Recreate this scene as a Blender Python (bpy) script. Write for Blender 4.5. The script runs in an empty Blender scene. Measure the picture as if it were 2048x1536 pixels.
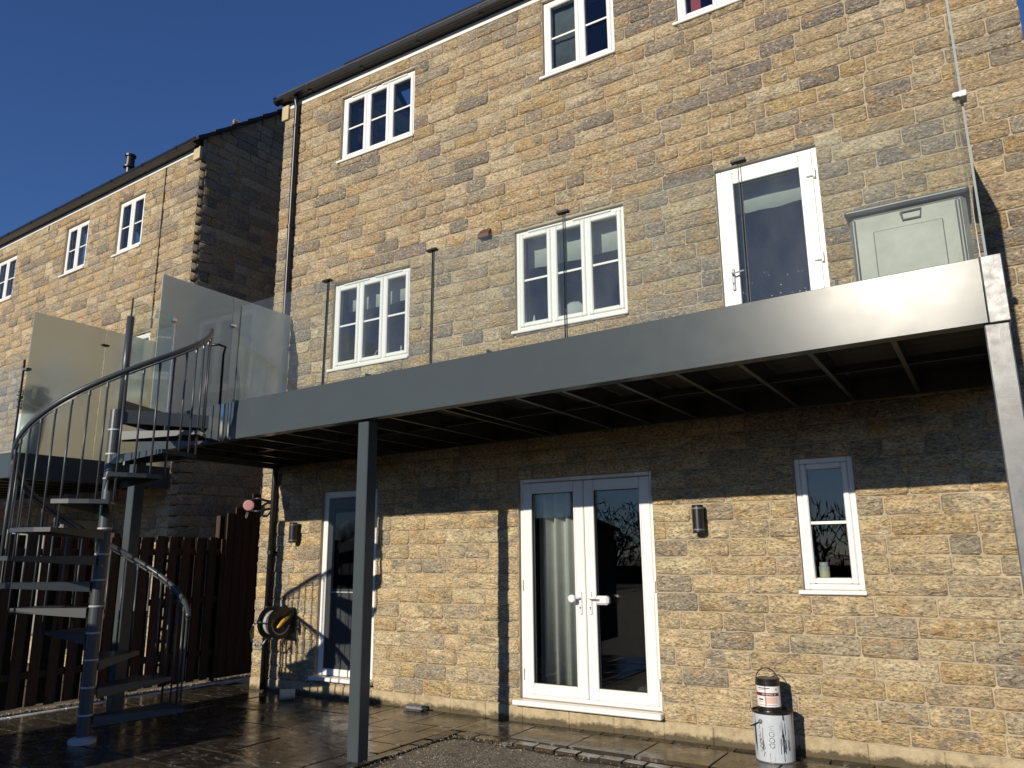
import bpy, math, random
from mathutils import Vector, Matrix
R = math.radians
rnd = random.Random(7)
scene = bpy.context.scene
COL = scene.collection

# ------------------------------------------------------------------ camera, world, sun, exposure
YAW, PITCH, ROLL = R(-31.6833), R(12.6753), R(-0.5290)
CAM = Vector((3.3477, -6.7214, 1.5277))
FPX = 1532.0
_f = Vector((math.sin(YAW) * math.cos(PITCH), math.cos(YAW) * math.cos(PITCH), math.sin(PITCH)))
_r = Vector((math.cos(YAW), -math.sin(YAW), 0))
_u = _r.cross(_f)
CR = _r * math.cos(ROLL) + _u * math.sin(ROLL)
CU = _u * math.cos(ROLL) - _r * math.sin(ROLL)
CF = _f
cam = bpy.data.cameras.new('camera')
cam_o = bpy.data.objects.new('camera', cam)
COL.objects.link(cam_o)
cam_o.matrix_world = Matrix(((CR.x, CU.x, -CF.x, CAM.x), (CR.y, CU.y, -CF.y, CAM.y), (CR.z, CU.z, -CF.z, CAM.z), (0, 0, 0, 1)))
cam.sensor_width = 36.0
cam.lens = FPX / 2048 * 36.0
cam.clip_start = 0.05
cam.clip_end = 2000
scene.camera = cam_o

SUN_EL, SUN_AZ = R(18.9), R(185.4)          # azimuth: direction to the sun = (sin, cos)
world = bpy.data.worlds.new('World')
scene.world = world
world.use_nodes = True
wn = world.node_tree
bg = wn.nodes['Background']
sky = wn.nodes.new('ShaderNodeTexSky')
sky.sky_type = 'NISHITA'
sky.sun_disc = False
sky.sun_elevation = SUN_EL
sky.sun_rotation = SUN_AZ
sky.air_density = 1.0
sky.dust_density = 0.1
sky.ozone_density = 5.0
hue = wn.nodes.new('ShaderNodeMix'); hue.data_type = 'RGBA'; hue.blend_type = 'MULTIPLY'
hue.inputs[0].default_value = 1.0
hue.inputs[7].default_value = (0.87, 1.01, 1.36, 1)
wn.links.new(sky.outputs[0], hue.inputs[6])
wn.links.new(hue.outputs[2], bg.inputs[0])
bg.inputs[1].default_value = 0.073
sun = bpy.data.lights.new('sun', 'SUN')
sun.energy = 4.6
sun.angle = R(0.5)
sun.color = (1.0, 0.91, 0.76)
sun_o = bpy.data.objects.new('sun', sun)
COL.objects.link(sun_o)
to_sun = Vector((math.sin(SUN_AZ) * math.cos(SUN_EL), math.cos(SUN_AZ) * math.cos(SUN_EL), math.sin(SUN_EL)))
sun_o.rotation_euler = to_sun.to_track_quat('Z', 'Y').to_euler()
sun_o.location = to_sun * 60
vs = scene.view_settings
vs.view_transform = 'Standard'
vs.look = 'None'
vs.exposure = 0.0
vs.gamma = 1.0
vs.use_curve_mapping = False
scene.cycles.max_bounces = 10
scene.cycles.transparent_max_bounces = 16
scene.cycles.transmission_bounces = 8
scene.cycles.caustics_reflective = False
scene.cycles.caustics_refractive = False


# ------------------------------------------------------------------ mesh helpers
class B:
    """collects shapes, builds ONE mesh object"""
    def __init__(s):
        s.v = []; s.f = []; s.m = []; s.c = []; s.cur = 0; s.tint = (1, 1, 1, 0.5)

    def add(s, vs_, fs):
        n = len(s.v)
        s.v += [tuple(p) for p in vs_]
        s.c += [s.tint] * len(vs_)
        for f in fs:
            s.f.append(tuple(i + n for i in f)); s.m.append(s.cur)
        return s

    def box(s, a, b, bev=0.0):
        x0, y0, z0 = (min(a[i], b[i]) for i in range(3))
        x1, y1, z1 = (max(a[i], b[i]) for i in range(3))
        if bev <= 0:
            return s.add([(x0, y0, z0), (x1, y0, z0), (x1, y1, z0), (x0, y1, z0), (x0, y0, z1), (x1, y0, z1), (x1, y1, z1), (x0, y1, z1)],
                         [(0, 3, 2, 1), (4, 5, 6, 7), (0, 1, 5, 4), (1, 2, 6, 5), (2, 3, 7, 6), (3, 0, 4, 7)])
        e = min(bev, (x1 - x0) / 2.1, (y1 - y0) / 2.1, (z1 - z0) / 2.1)
        vv = []; idx = {}
        for i, X in enumerate((x0, x1)):
            for j, Y in enumerate((y0, y1)):
                for k, Z in enumerate((z0, z1)):
                    sx, sy, sz = (1 if i == 0 else -1), (1 if j == 0 else -1), (1 if k == 0 else -1)
                    idx[i, j, k, 0] = len(vv); vv.append((X, Y + sy * e, Z + sz * e))
                    idx[i, j, k, 1] = len(vv); vv.append((X + sx * e, Y, Z + sz * e))
                    idx[i, j, k, 2] = len(vv); vv.append((X + sx * e, Y + sy * e, Z))
        F = []
        def q(*l): F.append(tuple(idx[t] for t in l))
        q((0, 0, 0, 0), (0, 0, 1, 0), (0, 1, 1, 0), (0, 1, 0, 0)); q((1, 0, 0, 0), (1, 1, 0, 0), (1, 1, 1, 0), (1, 0, 1, 0))
        q((0, 0, 0, 1), (1, 0, 0, 1), (1, 0, 1, 1), (0, 0, 1, 1)); q((0, 1, 0, 1), (0, 1, 1, 1), (1, 1, 1, 1), (1, 1, 0, 1))
        q((0, 0, 0, 2), (0, 1, 0, 2), (1, 1, 0, 2), (1, 0, 0, 2)); q((0, 0, 1, 2), (1, 0, 1, 2), (1, 1, 1, 2), (0, 1, 1, 2))
        for k in (0, 1):
            for j in (0, 1):
                q((0, j, k, 1), (1, j, k, 1), (1, j, k, 2), (0, j, k, 2))
            for i in (0, 1):
                q((i, 0, k, 0), (i, 1, k, 0), (i, 1, k, 2), (i, 0, k, 2))
        for i in (0, 1):
            for j in (0, 1):
                q((i, j, 0, 0), (i, j, 1, 0), (i, j, 1, 1), (i, j, 0, 1))
                for k in (0, 1):
                    q((i, j, k, 0), (i, j, k, 1), (i, j, k, 2))
        return s.add(vv, F)

    def prism(s, poly, z0, z1):
        """poly: xy points (ccw), extruded in z; z0 may be a list (bottom heights per point)"""
        n = len(poly)
        zb = z0 if isinstance(z0, (list, tuple)) else [z0] * n
        zt = z1 if isinstance(z1, (list, tuple)) else [z1] * n
        vv = [(p[0], p[1], zb[i]) for i, p in enumerate(poly)] + [(p[0], p[1], zt[i]) for i, p in enumerate(poly)]
        F = [tuple(range(n - 1, -1, -1)), tuple(range(n, 2 * n))]
        for i in range(n):
            j = (i + 1) % n
            F.append((i, j, n + j, n + i))
        return s.add(vv, F)

    def tube(s, pts, r, n=8, cap=True):
        pts = [Vector(p) for p in pts]
        rr = r if isinstance(r, (list, tuple)) else [r] * len(pts)
        vv = []; prev = None
        for i, p in enumerate(pts):
            t = (pts[min(i + 1, len(pts) - 1)] - pts[max(i - 1, 0)]).normalized()
            if prev is None:
                a = Vector((0, 0, 1)) if abs(t.z) < 0.9 else Vector((1, 0, 0))
                u = t.cross(a).normalized()
            else:
                u = (prev - t * prev.dot(t)).normalized()
            prev = u
            w = t.cross(u)
            for k in range(n):
                an = 2 * math.pi * k / n
                vv.append(p + (u * math.cos(an) + w * math.sin(an)) * rr[i])
        F = []
        for i in range(len(pts) - 1):
            for k in range(n):
                k2 = (k + 1) % n
                F.append((i * n + k, i * n + k2, (i + 1) * n + k2, (i + 1) * n + k))
        if cap:
            F.append(tuple(range(n - 1, -1, -1)))
            F.append(tuple((len(pts) - 1) * n + k for k in range(n)))
        return s.add(vv, F)

    def lathe(s, prof, c, axis='z', n=20, cap=True):
        """prof: (radius, height) list; c: origin; axis x, y or z"""
        vv = []
        for (r, h) in prof:
            for k in range(n):
                a = 2 * math.pi * k / n
                u, w = r * math.cos(a), r * math.sin(a)
                if axis == 'z': p = (c[0] + u, c[1] + w, c[2] + h)
                elif axis == 'y': p = (c[0] + w, c[1] + h, c[2] + u)
                else: p = (c[0] + h, c[1] + u, c[2] + w)
                vv.append(p)
        F = []
        for i in range(len(prof) - 1):
            for k in range(n):
                k2 = (k + 1) % n
                F.append((i * n + k, i * n + k2, (i + 1) * n + k2, (i + 1) * n + k))
        if cap:
            F.append(tuple(range(n - 1, -1, -1)))
            F.append(tuple((len(prof) - 1) * n + k for k in range(n)))
        return s.add(vv, F)

    def map(s, fn):
        s.v = [tuple(fn(*p)) for p in s.v]
        return s

    def mesh(s, name, mats, smooth=False):
        me = bpy.data.meshes.new(name)
        me.from_pydata(s.v, [], s.f)
        for m in (mats if isinstance(mats, (list, tuple)) else [mats]):
            me.materials.append(m)
        me.polygons.foreach_set('material_index', s.m)
        if smooth:
            me.polygons.foreach_set('use_smooth', [True] * len(s.f))
        if any(t != (1, 1, 1, 0.5) for t in s.c):
            at = me.attributes.new('tint', 'FLOAT_COLOR', 'POINT')
            at.data.foreach_set('color', [x for t in s.c for x in t])
        me.update()
        return me

    def build(s, name, mats, parent=None, smooth=False, origin=None):
        if origin is None and parent is not None:
            r_ = parent
            while r_.parent: r_ = r_.parent
            origin = r_.get('_o')
        if origin is not None:
            o_ = Vector(origin)
            s.v = [tuple(Vector(p) - o_) for p in s.v]
        ob = bpy.data.objects.new(name, s.mesh(name, mats, smooth))
        COL.objects.link(ob)
        if parent is not None:
            ob.parent = parent
        if smooth == 'auto':
            pass
        return ob


ROOTO = {}
def thing(name, label, cat, loc=(0, 0, 0), group=None, rotz=0, local=False):
    o = bpy.data.objects.new(name, None)
    o.empty_display_size = 0.1
    COL.objects.link(o)
    o.location = loc
    o.rotation_euler = (0, 0, rotz)
    o['label'] = label; o['category'] = cat
    if group: o['group'] = group
    if not local: o['_o'] = tuple(loc)
    return o

def tag(o, label, cat, group=None):
    o['label'] = label; o['category'] = cat
    if group: o['group'] = group
    return o

def single(b, name, mats, label, cat, loc, group=None, smooth=False):
    b.v = [tuple(Vector(p) - Vector(loc)) for p in b.v]
    o = bpy.data.objects.new(name, b.mesh(name, mats, smooth))
    COL.objects.link(o); o.location = loc
    return tag(o, label, cat, group)

def struct(b, name, mats, kind='structure', smooth=False):
    o = bpy.data.objects.new(name, b.mesh(name, mats, smooth))
    COL.objects.link(o); o['kind'] = kind
    return o


# ------------------------------------------------------------------ materials
def mat(name):
    m = bpy.data.materials.new(name); m.use_nodes = True
    nt = m.node_tree
    return m, nt, nt.nodes['Principled BSDF']

def N(nt, t, **kw):
    n = nt.nodes.new(t)
    for k, v in kw.items():
        if k.startswith('i_'):
            key = k[2:]
            n.inputs[int(key) if key.isdigit() else key.replace('_', ' ')].default_value = v
        else:
            setattr(n, k, v)
    return n

def ramp(nt, src, stops):
    r_ = nt.nodes.new('ShaderNodeValToRGB')
    e = r_.color_ramp.elements
    while len(e) < len(stops): e.new(0.5)
    for i, (p, c) in enumerate(stops):
        e[i].position = p
        e[i].color = (c[0], c[1], c[2], 1) if isinstance(c, (tuple, list)) else (c, c, c, 1)
    nt.links.new(src, r_.inputs[0])
    return r_.outputs[0]

def noise(nt, vec, scale, detail=4, rough=0.55, dist=0.0):
    n = N(nt, 'ShaderNodeTexNoise')
    n.inputs['Scale'].default_value = scale
    n.inputs['Detail'].default_value = detail
    n.inputs['Roughness'].default_value = rough
    n.inputs['Distortion'].default_value = dist
    if vec is not None: nt.links.new(vec, n.inputs['Vector'])
    return n.outputs['Fac']

def pos(nt, scale=(1, 1, 1)):
    g = N(nt, 'ShaderNodeNewGeometry')
    mp = N(nt, 'ShaderNodeMapping')
    mp.inputs['Scale'].default_value = scale
    nt.links.new(g.outputs['Position'], mp.inputs['Vector'])
    return mp.outputs['Vector']

def mixc(nt, fac, a, b, mode='MIX'):
    m = N(nt, 'ShaderNodeMix', data_type='RGBA', blend_type=mode)
    for sock, v in ((m.inputs[0], fac), (m.inputs[6], a), (m.inputs[7], b)):
        if isinstance(v, (int, float)): sock.default_value = v
        elif isinstance(v, (tuple, list)): sock.default_value = (v[0], v[1], v[2], 1)
        else: nt.links.new(v, sock)
    return m.outputs[2]

def bump(nt, p, h, strength, dist):
    b = N(nt, 'ShaderNodeBump')
    b.inputs['Strength'].default_value = strength
    b.inputs['Distance'].default_value = dist
    nt.links.new(h, b.inputs['Height'])
    nt.links.new(b.outputs[0], p.inputs['Normal'])

def simple(name, col, rough=0.5, metal=0.0, var=0.12, scale=8.0, bmp=0.0, bscale=60, spec=0.5, rvar=0.0):
    m, nt, p = mat(name)
    v = pos(nt)
    n = noise(nt, v, scale, 5, 0.6)
    lo = tuple(c * (1 - var) for c in col); hi = tuple(min(1, c * (1 + var)) for c in col)
    nt.links.new(ramp(nt, n, [(0.3, lo), (0.7, hi)]), p.inputs['Base Color'])
    p.inputs['Roughness'].default_value = rough
    p.inputs['Metallic'].default_value = metal
    p.inputs['Specular IOR Level'].default_value = spec
    if rvar:
        n2 = noise(nt, v, scale * 2.3, 4, 0.6)
        nt.links.new(ramp(nt, n2, [(0.3, max(0.02, rough - rvar)), (0.7, min(1, rough + rvar))]), p.inputs['Roughness'])
    if bmp:
        bump(nt, p, noise(nt, v, bscale, 4), bmp, 0.01)
    return m

# rock-faced sandstone: the stone's own tint comes from its mesh, grain and weathering from noise
def stone_material():
    m, nt, p = mat('sandstone')
    at = N(nt, 'ShaderNodeAttribute', attribute_name='tint')
    g = N(nt, 'ShaderNodeNewGeometry')
    sh = N(nt, 'ShaderNodeVectorMath', operation='SCALE')
    cmb = N(nt, 'ShaderNodeCombineXYZ')
    for i in range(3): nt.links.new(at.outputs['Alpha'], cmb.inputs[i])
    nt.links.new(cmb.outputs[0], sh.inputs[0]); sh.inputs['Scale'].default_value = 37.0
    ad = N(nt, 'ShaderNodeVectorMath', operation='ADD')
    nt.links.new(g.outputs['Position'], ad.inputs[0]); nt.links.new(sh.outputs[0], ad.inputs[1])
    v = ad.outputs[0]
    st = N(nt, 'ShaderNodeMapping'); st.inputs['Scale'].default_value = (0.55, 1, 1.25)
    nt.links.new(v, st.inputs['Vector'])
    weather = ramp(nt, noise(nt, st.outputs[0], 7, 7, 0.68, 0.8), [(0.45, 0.0), (0.60, 0.85)])
    some = N(nt, 'ShaderNodeMapRange'); some.inputs[1].default_value = 0.25; some.inputs[2].default_value = 0.8
    some.inputs[3].default_value = 0.25; some.inputs[4].default_value = 1.0
    nt.links.new(at.outputs['Alpha'], some.inputs[0])
    wf = N(nt, 'ShaderNodeMath', operation='MULTIPLY'); nt.links.new(weather, wf.inputs[0]); nt.links.new(some.outputs[0], wf.inputs[1])
    c1 = mixc(nt, wf.outputs[0], at.outputs['Color'], (0.285, 0.245, 0.20))
    iron = ramp(nt, noise(nt, st.outputs[0], 5.0, 6, 0.66, 1.0), [(0.52, 0.0), (0.64, 0.62)])
    c2 = mixc(nt, iron, c1, (0.55, 0.35, 0.15))
    pale = ramp(nt, noise(nt, st.outputs[0], 58, 3, 0.7, 0.6), [(0.57, 0.0), (0.64, 0.85)])
    c2 = mixc(nt, pale, c2, (0.80, 0.70, 0.51))
    speck = ramp(nt, noise(nt, st.outputs[0], 62, 4, 0.74), [(0.37, (0.42, 0.39, 0.35)), (0.46, (0.92, 0.92, 0.92)), (0.62, (1.40, 1.38, 1.34))])
    c3 = mixc(nt, 1.0, c2, speck, 'MULTIPLY')
    nt.links.new(c3, p.inputs['Base Color'])
    p.inputs['Roughness'].default_value = 0.92
    p.inputs['Specular IOR Level'].default_value = 0.2
    hm = N(nt, 'ShaderNodeMath', operation='MULTIPLY_ADD'); hm.inputs[1].default_value = 0.35
    nt.links.new(noise(nt, st.outputs[0], 75, 4, 0.7), hm.inputs[0]); nt.links.new(noise(nt, st.outputs[0], 17, 9, 0.72, 0.9), hm.inputs[2])
    h1 = hm.outputs[0]
    bump(nt, p, h1, 1.0, 0.060)
    return m
M = {}
M['stone'] = stone_material()
M['mortar'] = simple('mortar', (0.40, 0.33, 0.235), 0.95, var=0.18, scale=9, bmp=0.6, bscale=70, spec=0.15)
M['upvc'] = simple('white_upvc', (0.80, 0.80, 0.775), 0.32, var=0.02, scale=3)
M['seal'] = simple('rubber_seal', (0.02, 0.02, 0.02), 0.6)
M['steel'] = simple('grey_steel_paint', (0.060, 0.072, 0.076), 0.235, var=0.03, scale=3, bmp=0.035, bscale=240, rvar=0.02, spec=0.19)
M['galv'] = simple('worn_grey_steel', (0.13, 0.136, 0.14), 0.34, var=0.30, scale=9, bmp=0.06, bscale=150, rvar=0.08)
M['stair'] = simple('dark_grey_powder_coat', (0.050, 0.058, 0.064), 0.36, var=0.06, scale=5, bmp=0.03, bscale=200)
M['ring'] = simple('silver_ring', (0.42, 0.44, 0.44), 0.4, var=0.1)
M['black'] = simple('black_plastic', (0.011, 0.011, 0.012), 0.36, var=0.1)
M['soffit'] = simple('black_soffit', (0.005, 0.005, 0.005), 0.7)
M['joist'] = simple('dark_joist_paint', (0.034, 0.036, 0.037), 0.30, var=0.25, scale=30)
M['chrome'] = simple('polished_steel', (0.62, 0.62, 0.60), 0.18, metal=1.0, var=0.05)
M['dark_door'] = simple('anthracite_door', (0.045, 0.050, 0.056), 0.33, var=0.05)
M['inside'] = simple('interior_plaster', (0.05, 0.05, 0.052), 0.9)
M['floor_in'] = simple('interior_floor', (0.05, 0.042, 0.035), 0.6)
M['slate'] = simple('dark_roof_tile', (0.030, 0.030, 0.032), 0.6, var=0.3, scale=6, bmp=0.3, bscale=30)
M['cloth'] = simple('white_cloth', (0.74, 0.75, 0.71), 0.9, var=0.05, scale=6, bmp=0.3, bscale=14)
M['curtain'] = simple('pale_curtain', (0.62, 0.62, 0.60), 0.9, var=0.06, scale=12, bmp=0.15, bscale=60)
M['net'] = simple('grey_net', (0.13, 0.15, 0.145), 0.95, var=0.15, scale=9)
M['vent'] = simple('brown_vent', (0.105, 0.048, 0.030), 0.6)
M['yellow'] = simple('yellow_plastic', (0.62, 0.36, 0.04), 0.4)
M['hose'] = simple('grey_hose', (0.46, 0.44, 0.40), 0.5)
M['pink'] = simple('pink_lens', (0.60, 0.30, 0.32), 0.25, var=0.05)
M['white'] = simple('white_plastic', (0.80, 0.80, 0.80), 0.35, var=0.02)
M['planter'] = simple('white_planter', (0.78, 0.80, 0.79), 0.3, var=0.02)
M['grey_cover'] = simple('grey_cover', (0.22, 0.22, 0.21), 0.8)
M['joint'] = simple('movement_joint', (0.09, 0.065, 0.045), 0.9)

def fence_wood():
    m, nt, p = mat('dark_stained_wood')
    v = pos(nt, (9, 9, 0.9))
    n = noise(nt, v, 3.0, 6, 0.62, 0.4)
    nt.links.new(ramp(nt, n, [(0.3, (0.026, 0.013, 0.008)), (0.7, (0.070, 0.035, 0.020))]), p.inputs['Base Color'])
    p.inputs['Roughness'].default_value = 0.75
    bump(nt, p, n, 0.4, 0.008)
    return m
M['wood'] = fence_wood()

def fresnel_both(nt, ior):
    # the same reflectance whether a face is met from outside or from within the sheet
    fr = N(nt, 'ShaderNodeFresnel'); g = N(nt, 'ShaderNodeNewGeometry')
    mr = N(nt, 'ShaderNodeMapRange'); mr.inputs[3].default_value = ior; mr.inputs[4].default_value = 1.0 / ior
    nt.links.new(g.outputs['Backfacing'], mr.inputs[0]); nt.links.new(mr.outputs[0], fr.inputs[0])
    return fr

def glass(name, tint, ior, rough=0.0, sheen_veil=0.0):
    m, nt, p = mat(name)
    nt.nodes.remove(p)
    out = nt.nodes['Material Output']
    tr = N(nt, 'ShaderNodeBsdfTransparent'); tr.inputs[0].default_value = (*tint, 1)
    gl = N(nt, 'ShaderNodeBsdfGlossy'); gl.inputs['Roughness'].default_value = rough
    fr = fresnel_both(nt, ior)
    mx = N(nt, 'ShaderNodeMixShader')
    nt.links.new(fr.outputs[0], mx.inputs[0]); nt.links.new(tr.outputs[0], mx.inputs[1]); nt.links.new(gl.outputs[0], mx.inputs[2])
    last = mx.outputs[0]
    if sheen_veil:  # pale diffuse veil stands in for the reflected sheen of the glass
        df = N(nt, 'ShaderNodeBsdfDiffuse'); df.inputs[0].default_value = (0.55, 0.56, 0.53, 1)
        n = noise(nt, pos(nt, (1, 1, 0.5)), 3.0, 6, 0.65)
        mx2 = N(nt, 'ShaderNodeMixShader')
        nt.links.new(ramp(nt, n, [(0.35, sheen_veil * 0.4), (0.75, sheen_veil * 1.6)]), mx2.inputs[0])
        nt.links.new(last, mx2.inputs[1]); nt.links.new(df.outputs[0], mx2.inputs[2])
        last = mx2.outputs[0]
    nt.links.new(last, out.inputs[0])
    return m
M['pane'] = glass('window_glass', (0.86, 0.89, 0.88), 1.62)
M['balustrade'] = glass('balustrade_glass', (0.92, 0.95, 0.93), 1.36, 0.0, 0.04)

def frosted(name, clear):
    m, nt, p = mat(name)
    nt.nodes.remove(p)
    out = nt.nodes['Material Output']
    tl = N(nt, 'ShaderNodeBsdfTranslucent'); tl.inputs[0].default_value = (0.93, 0.97, 0.92, 1)
    df = N(nt, 'ShaderNodeBsdfDiffuse'); df.inputs[0].default_value = (0.80, 0.90, 0.86, 1)
    rf = N(nt, 'ShaderNodeBsdfRefraction'); rf.inputs['Color'].default_value = (0.90, 0.95, 0.92, 1)
    rf.inputs['Roughness'].default_value = 0.6; rf.inputs['IOR'].default_value = 1.12
    m0 = N(nt, 'ShaderNodeMixShader', i_0=0.58)
    nt.links.new(tl.outputs[0], m0.inputs[1]); nt.links.new(df.outputs[0], m0.inputs[2])
    m1 = N(nt, 'ShaderNodeMixShader', i_0=clear)
    nt.links.new(m0.outputs[0], m1.inputs[1]); nt.links.new(rf.outputs[0], m1.inputs[2])
    gl = N(nt, 'ShaderNodeBsdfGlossy'); gl.inputs['Roughness'].default_value = 0.02
    fr = fresnel_both(nt, 1.42)
    m2 = N(nt, 'ShaderNodeMixShader')
    nt.links.new(fr.outputs[0], m2.inputs[0]); nt.links.new(m1.outputs[0], m2.inputs[1]); nt.links.new(gl.outputs[0], m2.inputs[2])
    nt.links.new(m2.outputs[0], out.inputs[0])
    return m
M['frosted'] = frosted('frosted_glass', 0.36)
M['frosted_sheer'] = frosted('sheer_frosted_glass', 0.74)
M['glass_edge'] = simple('green_glass_edge', (0.045, 0.075, 0.066), 0.15, var=0.1)

def wet_slab():
    m, nt, p = mat('wet_paving')
    at = N(nt, 'ShaderNodeAttribute', attribute_name='tint')
    v = pos(nt)
    n1 = noise(nt, v, 3.2, 7, 0.65, 0.8)
    n2 = noise(nt, v, 14, 6, 0.7, 1.2)
    base = mixc(nt, ramp(nt, n2, [(0.3, 0.0), (0.7, 1.0)]), (0.030, 0.0225, 0.015), (0.066, 0.051, 0.035))
    base = mixc(nt, 1.0, base, at.outputs['Color'], 'MULTIPLY')
    scuff_sheen = ramp(nt, noise(nt, pos(nt, (1, 2.2, 1)), 4.5, 8, 0.72, 1.6), [(0.55, 0.0), (0.66, 0.62)])  # pale scuffs, strengthened to stand in for wet sheen as well
    base = mixc(nt, scuff_sheen, base, (0.36, 0.35, 0.32))
    nt.links.new(base, p.inputs['Base Color'])
    nt.links.new(ramp(nt, n1, [(0.40, 0.06), (0.64, 0.36)]), p.inputs['Roughness'])
    p.inputs['Specular IOR Level'].default_value = 0.6
    bump(nt, p, n2, 0.16, 0.010)
    return m
M['slab'] = wet_slab()
M['sett'] = M['slab']
M['bedding'] = simple('dark_bedding_sand', (0.030, 0.024, 0.018), 0.8, var=0.4, scale=30, bmp=0.5)

def gravel_mat():
    m, nt, p = mat('wet_grit')
    v = pos(nt)
    n = noise(nt, v, 70, 5, 0.7)
    n0 = noise(nt, v, 2.5, 5, 0.6)
    vo = N(nt, 'ShaderNodeTexVoronoi'); vo.inputs['Scale'].default_value = 95
    nt.links.new(v, vo.inputs['Vector'])
    sep = N(nt, 'ShaderNodeSeparateColor'); nt.links.new(vo.outputs['Color'], sep.inputs[0])
    c = ramp(nt, sep.outputs[0], [(0.2, (0.10, 0.083, 0.06)), (0.6, (0.27, 0.225, 0.16)), (0.93, (0.45, 0.39, 0.28)), (0.97, (0.7, 0.65, 0.54))])
    c = mixc(nt, ramp(nt, n0, [(0.40, 0.0), (0.70, 0.55)]), c, (0.075, 0.063, 0.045))
    nt.links.new(c, p.inputs['Base Color'])
    p.inputs['Roughness'].default_value = 0.7
    bump(nt, p, vo.outputs['Distance'], 1.0, 0.02)
    return m
M['gravel'] = gravel_mat()
M['pebble'] = simple('pale_pebble', (0.27, 0.23, 0.165), 0.7, var=0.4, scale=40)
M['kerb'] = simple('pale_kerb', (0.68, 0.66, 0.61), 0.6, var=0.25, scale=9, bmp=0.4)

def plinth_mat():
    m, nt, p = mat('plinth_render')
    v = pos(nt)
    n = noise(nt, v, 11, 6, 0.65)
    c = ramp(nt, n, [(0.3, (0.32, 0.25, 0.15)), (0.5, (0.50, 0.40, 0.245)), (0.7, (0.58, 0.47, 0.30))])
    g = N(nt, 'ShaderNodeNewGeometry'); sp = N(nt, 'ShaderNodeSeparateXYZ')
    nt.links.new(g.outputs['Position'], sp.inputs[0])
    damp = N(nt, 'ShaderNodeMath', operation='MULTIPLY_ADD')          # jagged damp and algae line along the foot
    nt.links.new(noise(nt, pos(nt, (0.8, 1, 1)), 9, 8, 0.8), damp.inputs[0]); damp.inputs[1].default_value = -0.22
    nt.links.new(sp.outputs['Z'], damp.inputs[2])
    st = ramp(nt, damp.outputs[0], [(0.0, 1.0), (0.012, 0.0)])
    mp = N(nt, 'ShaderNodeMapRange'); mp.inputs[1].default_value = -0.08; mp.inputs[2].default_value = -0.045
    mp.inputs[3].default_value = 0.9; mp.inputs[4].default_value = 0.0
    nt.links.new(damp.outputs[0], mp.inputs[0])
    nt.links.new(mixc(nt, mp.outputs[0], c, (0.075, 0.058, 0.028)), p.inputs['Base Color'])
    p.inputs['Roughness'].default_value = 0.9
    bump(nt, p, noise(nt, v, 40, 6, 0.7), 0.8, 0.02)
    return m
M['plinth'] = plinth_mat()
M['grass'] = simple('bare_earth', (0.13, 0.098, 0.058), 0.9, var=0.4, scale=3, bmp=0.5, bscale=25)
M['twig'] = simple('winter_twig', (0.040, 0.030, 0.022), 0.9)
M['leaf'] = simple('dark_leaf', (0.018, 0.036, 0.014), 0.5, var=0.4, scale=20)

# ------------------------------------------------------------------ ground
g = B()
g.add([(-600, -600, -0.10), (600, -600, -0.10), (600, 600, -0.10), (-600, 600, -0.10)], [(0, 1, 2, 3)])
ground = struct(g, 'ground', M['grass'])
g = B(); g.box((-5.30, -7.6, -0.09), (-0.86, 0.3, -0.022)); g.box((-0.86, -1.7, -0.09), (6.0, 0.3, -0.024))
patio_base = struct(g, 'patio', M['bedding'])
g = B()
gx = [-0.93 + 0.11 * i for i in range(64)]
gy = [-7.5 + 0.11 * i for i in range(63)]
def edge_y(x): return -0.80 - 0.085 * (x + 0.9)
vv = []; ids = {}
for j, y in enumerate(gy):
    for i, x in enumerate(gx):
        e = edge_y(x)
        yy = min(y, e - 0.02) if j < len(gy) - 1 else e - 0.012
        ids[i, j] = len(vv)
        mound = 0.028 * math.exp(-((x + 0.62) ** 2 + (yy + 1.35) ** 2) / 0.10)
        d_ = min(abs(x + 0.93), abs(yy - e))
        vv.append((x, yy, -0.030 + min(0.03, d_ * 0.10) + rnd.uniform(-0.006, 0.006) + mound))
g.add(vv, [(ids[i, j], ids[i + 1, j], ids[i + 1, j + 1], ids[i, j + 1]) for i in range(len(gx) - 1) for j in range(len(gy) - 1)])
grit = struct(g, 'gravel', M['gravel'], smooth=True)
g = B()
for k in range(2000):
    x = -0.9 + rnd.random() ** 1.6 * 3.4
    y = edge_y(x) - 0.03 - rnd.random() ** 1.3 * 2.2
    s = rnd.uniform(0.002, 0.006) * (2.2 if rnd.random() < 0.06 else 1)
    z = -0.004 + rnd.uniform(-0.004, 0.004)
    if (x + 0.62) ** 2 + (y + 1.35) ** 2 < 0.25: z += 0.02
    g.tint = (1, 1, 1, 0.4)
    g.add([(x - s, y, z), (x, y - s * 0.8, z), (x + s, y, z), (x, y + s * 0.8, z), (x, y, z + s * 0.9), (x, y, z - s)],
          [(0, 1, 4), (1, 2, 4), (2, 3, 4), (3, 0, 4), (1, 0, 5), (2, 1, 5), (3, 2, 5), (0, 3, 5)])
pebbles = struct(g, 'pebbles', M['pebble'], 'stuff')

def slab(x0, x1, y0, y1, z=0.0, shear=0.0, name='slab', parent=None, t=0.03):
    b = B()
    c = rnd.uniform(0.75, 1.25)
    w = rnd.uniform(-0.08, 0.08)
    b.tint = (c * (1 + w), c, c * (1 - w), 0.4)
    b.box((x0, y0, z - t), (x1, y1, z), 0.004)
    tx, ty = rnd.uniform(-0.004, 0.004), rnd.uniform(-0.004, 0.004)
    cx, cy = (x0 + x1) / 2, (y0 + y1) / 2
    b.map(lambda x, y, z_: (x, y + shear * (x + 0.9), z_ + (x - cx) * tx + (y - cy) * ty))
    return b.build(name, M['slab'], parent)

patio_base['_o'] = (0, 0, 0)
J = 0.006
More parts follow.
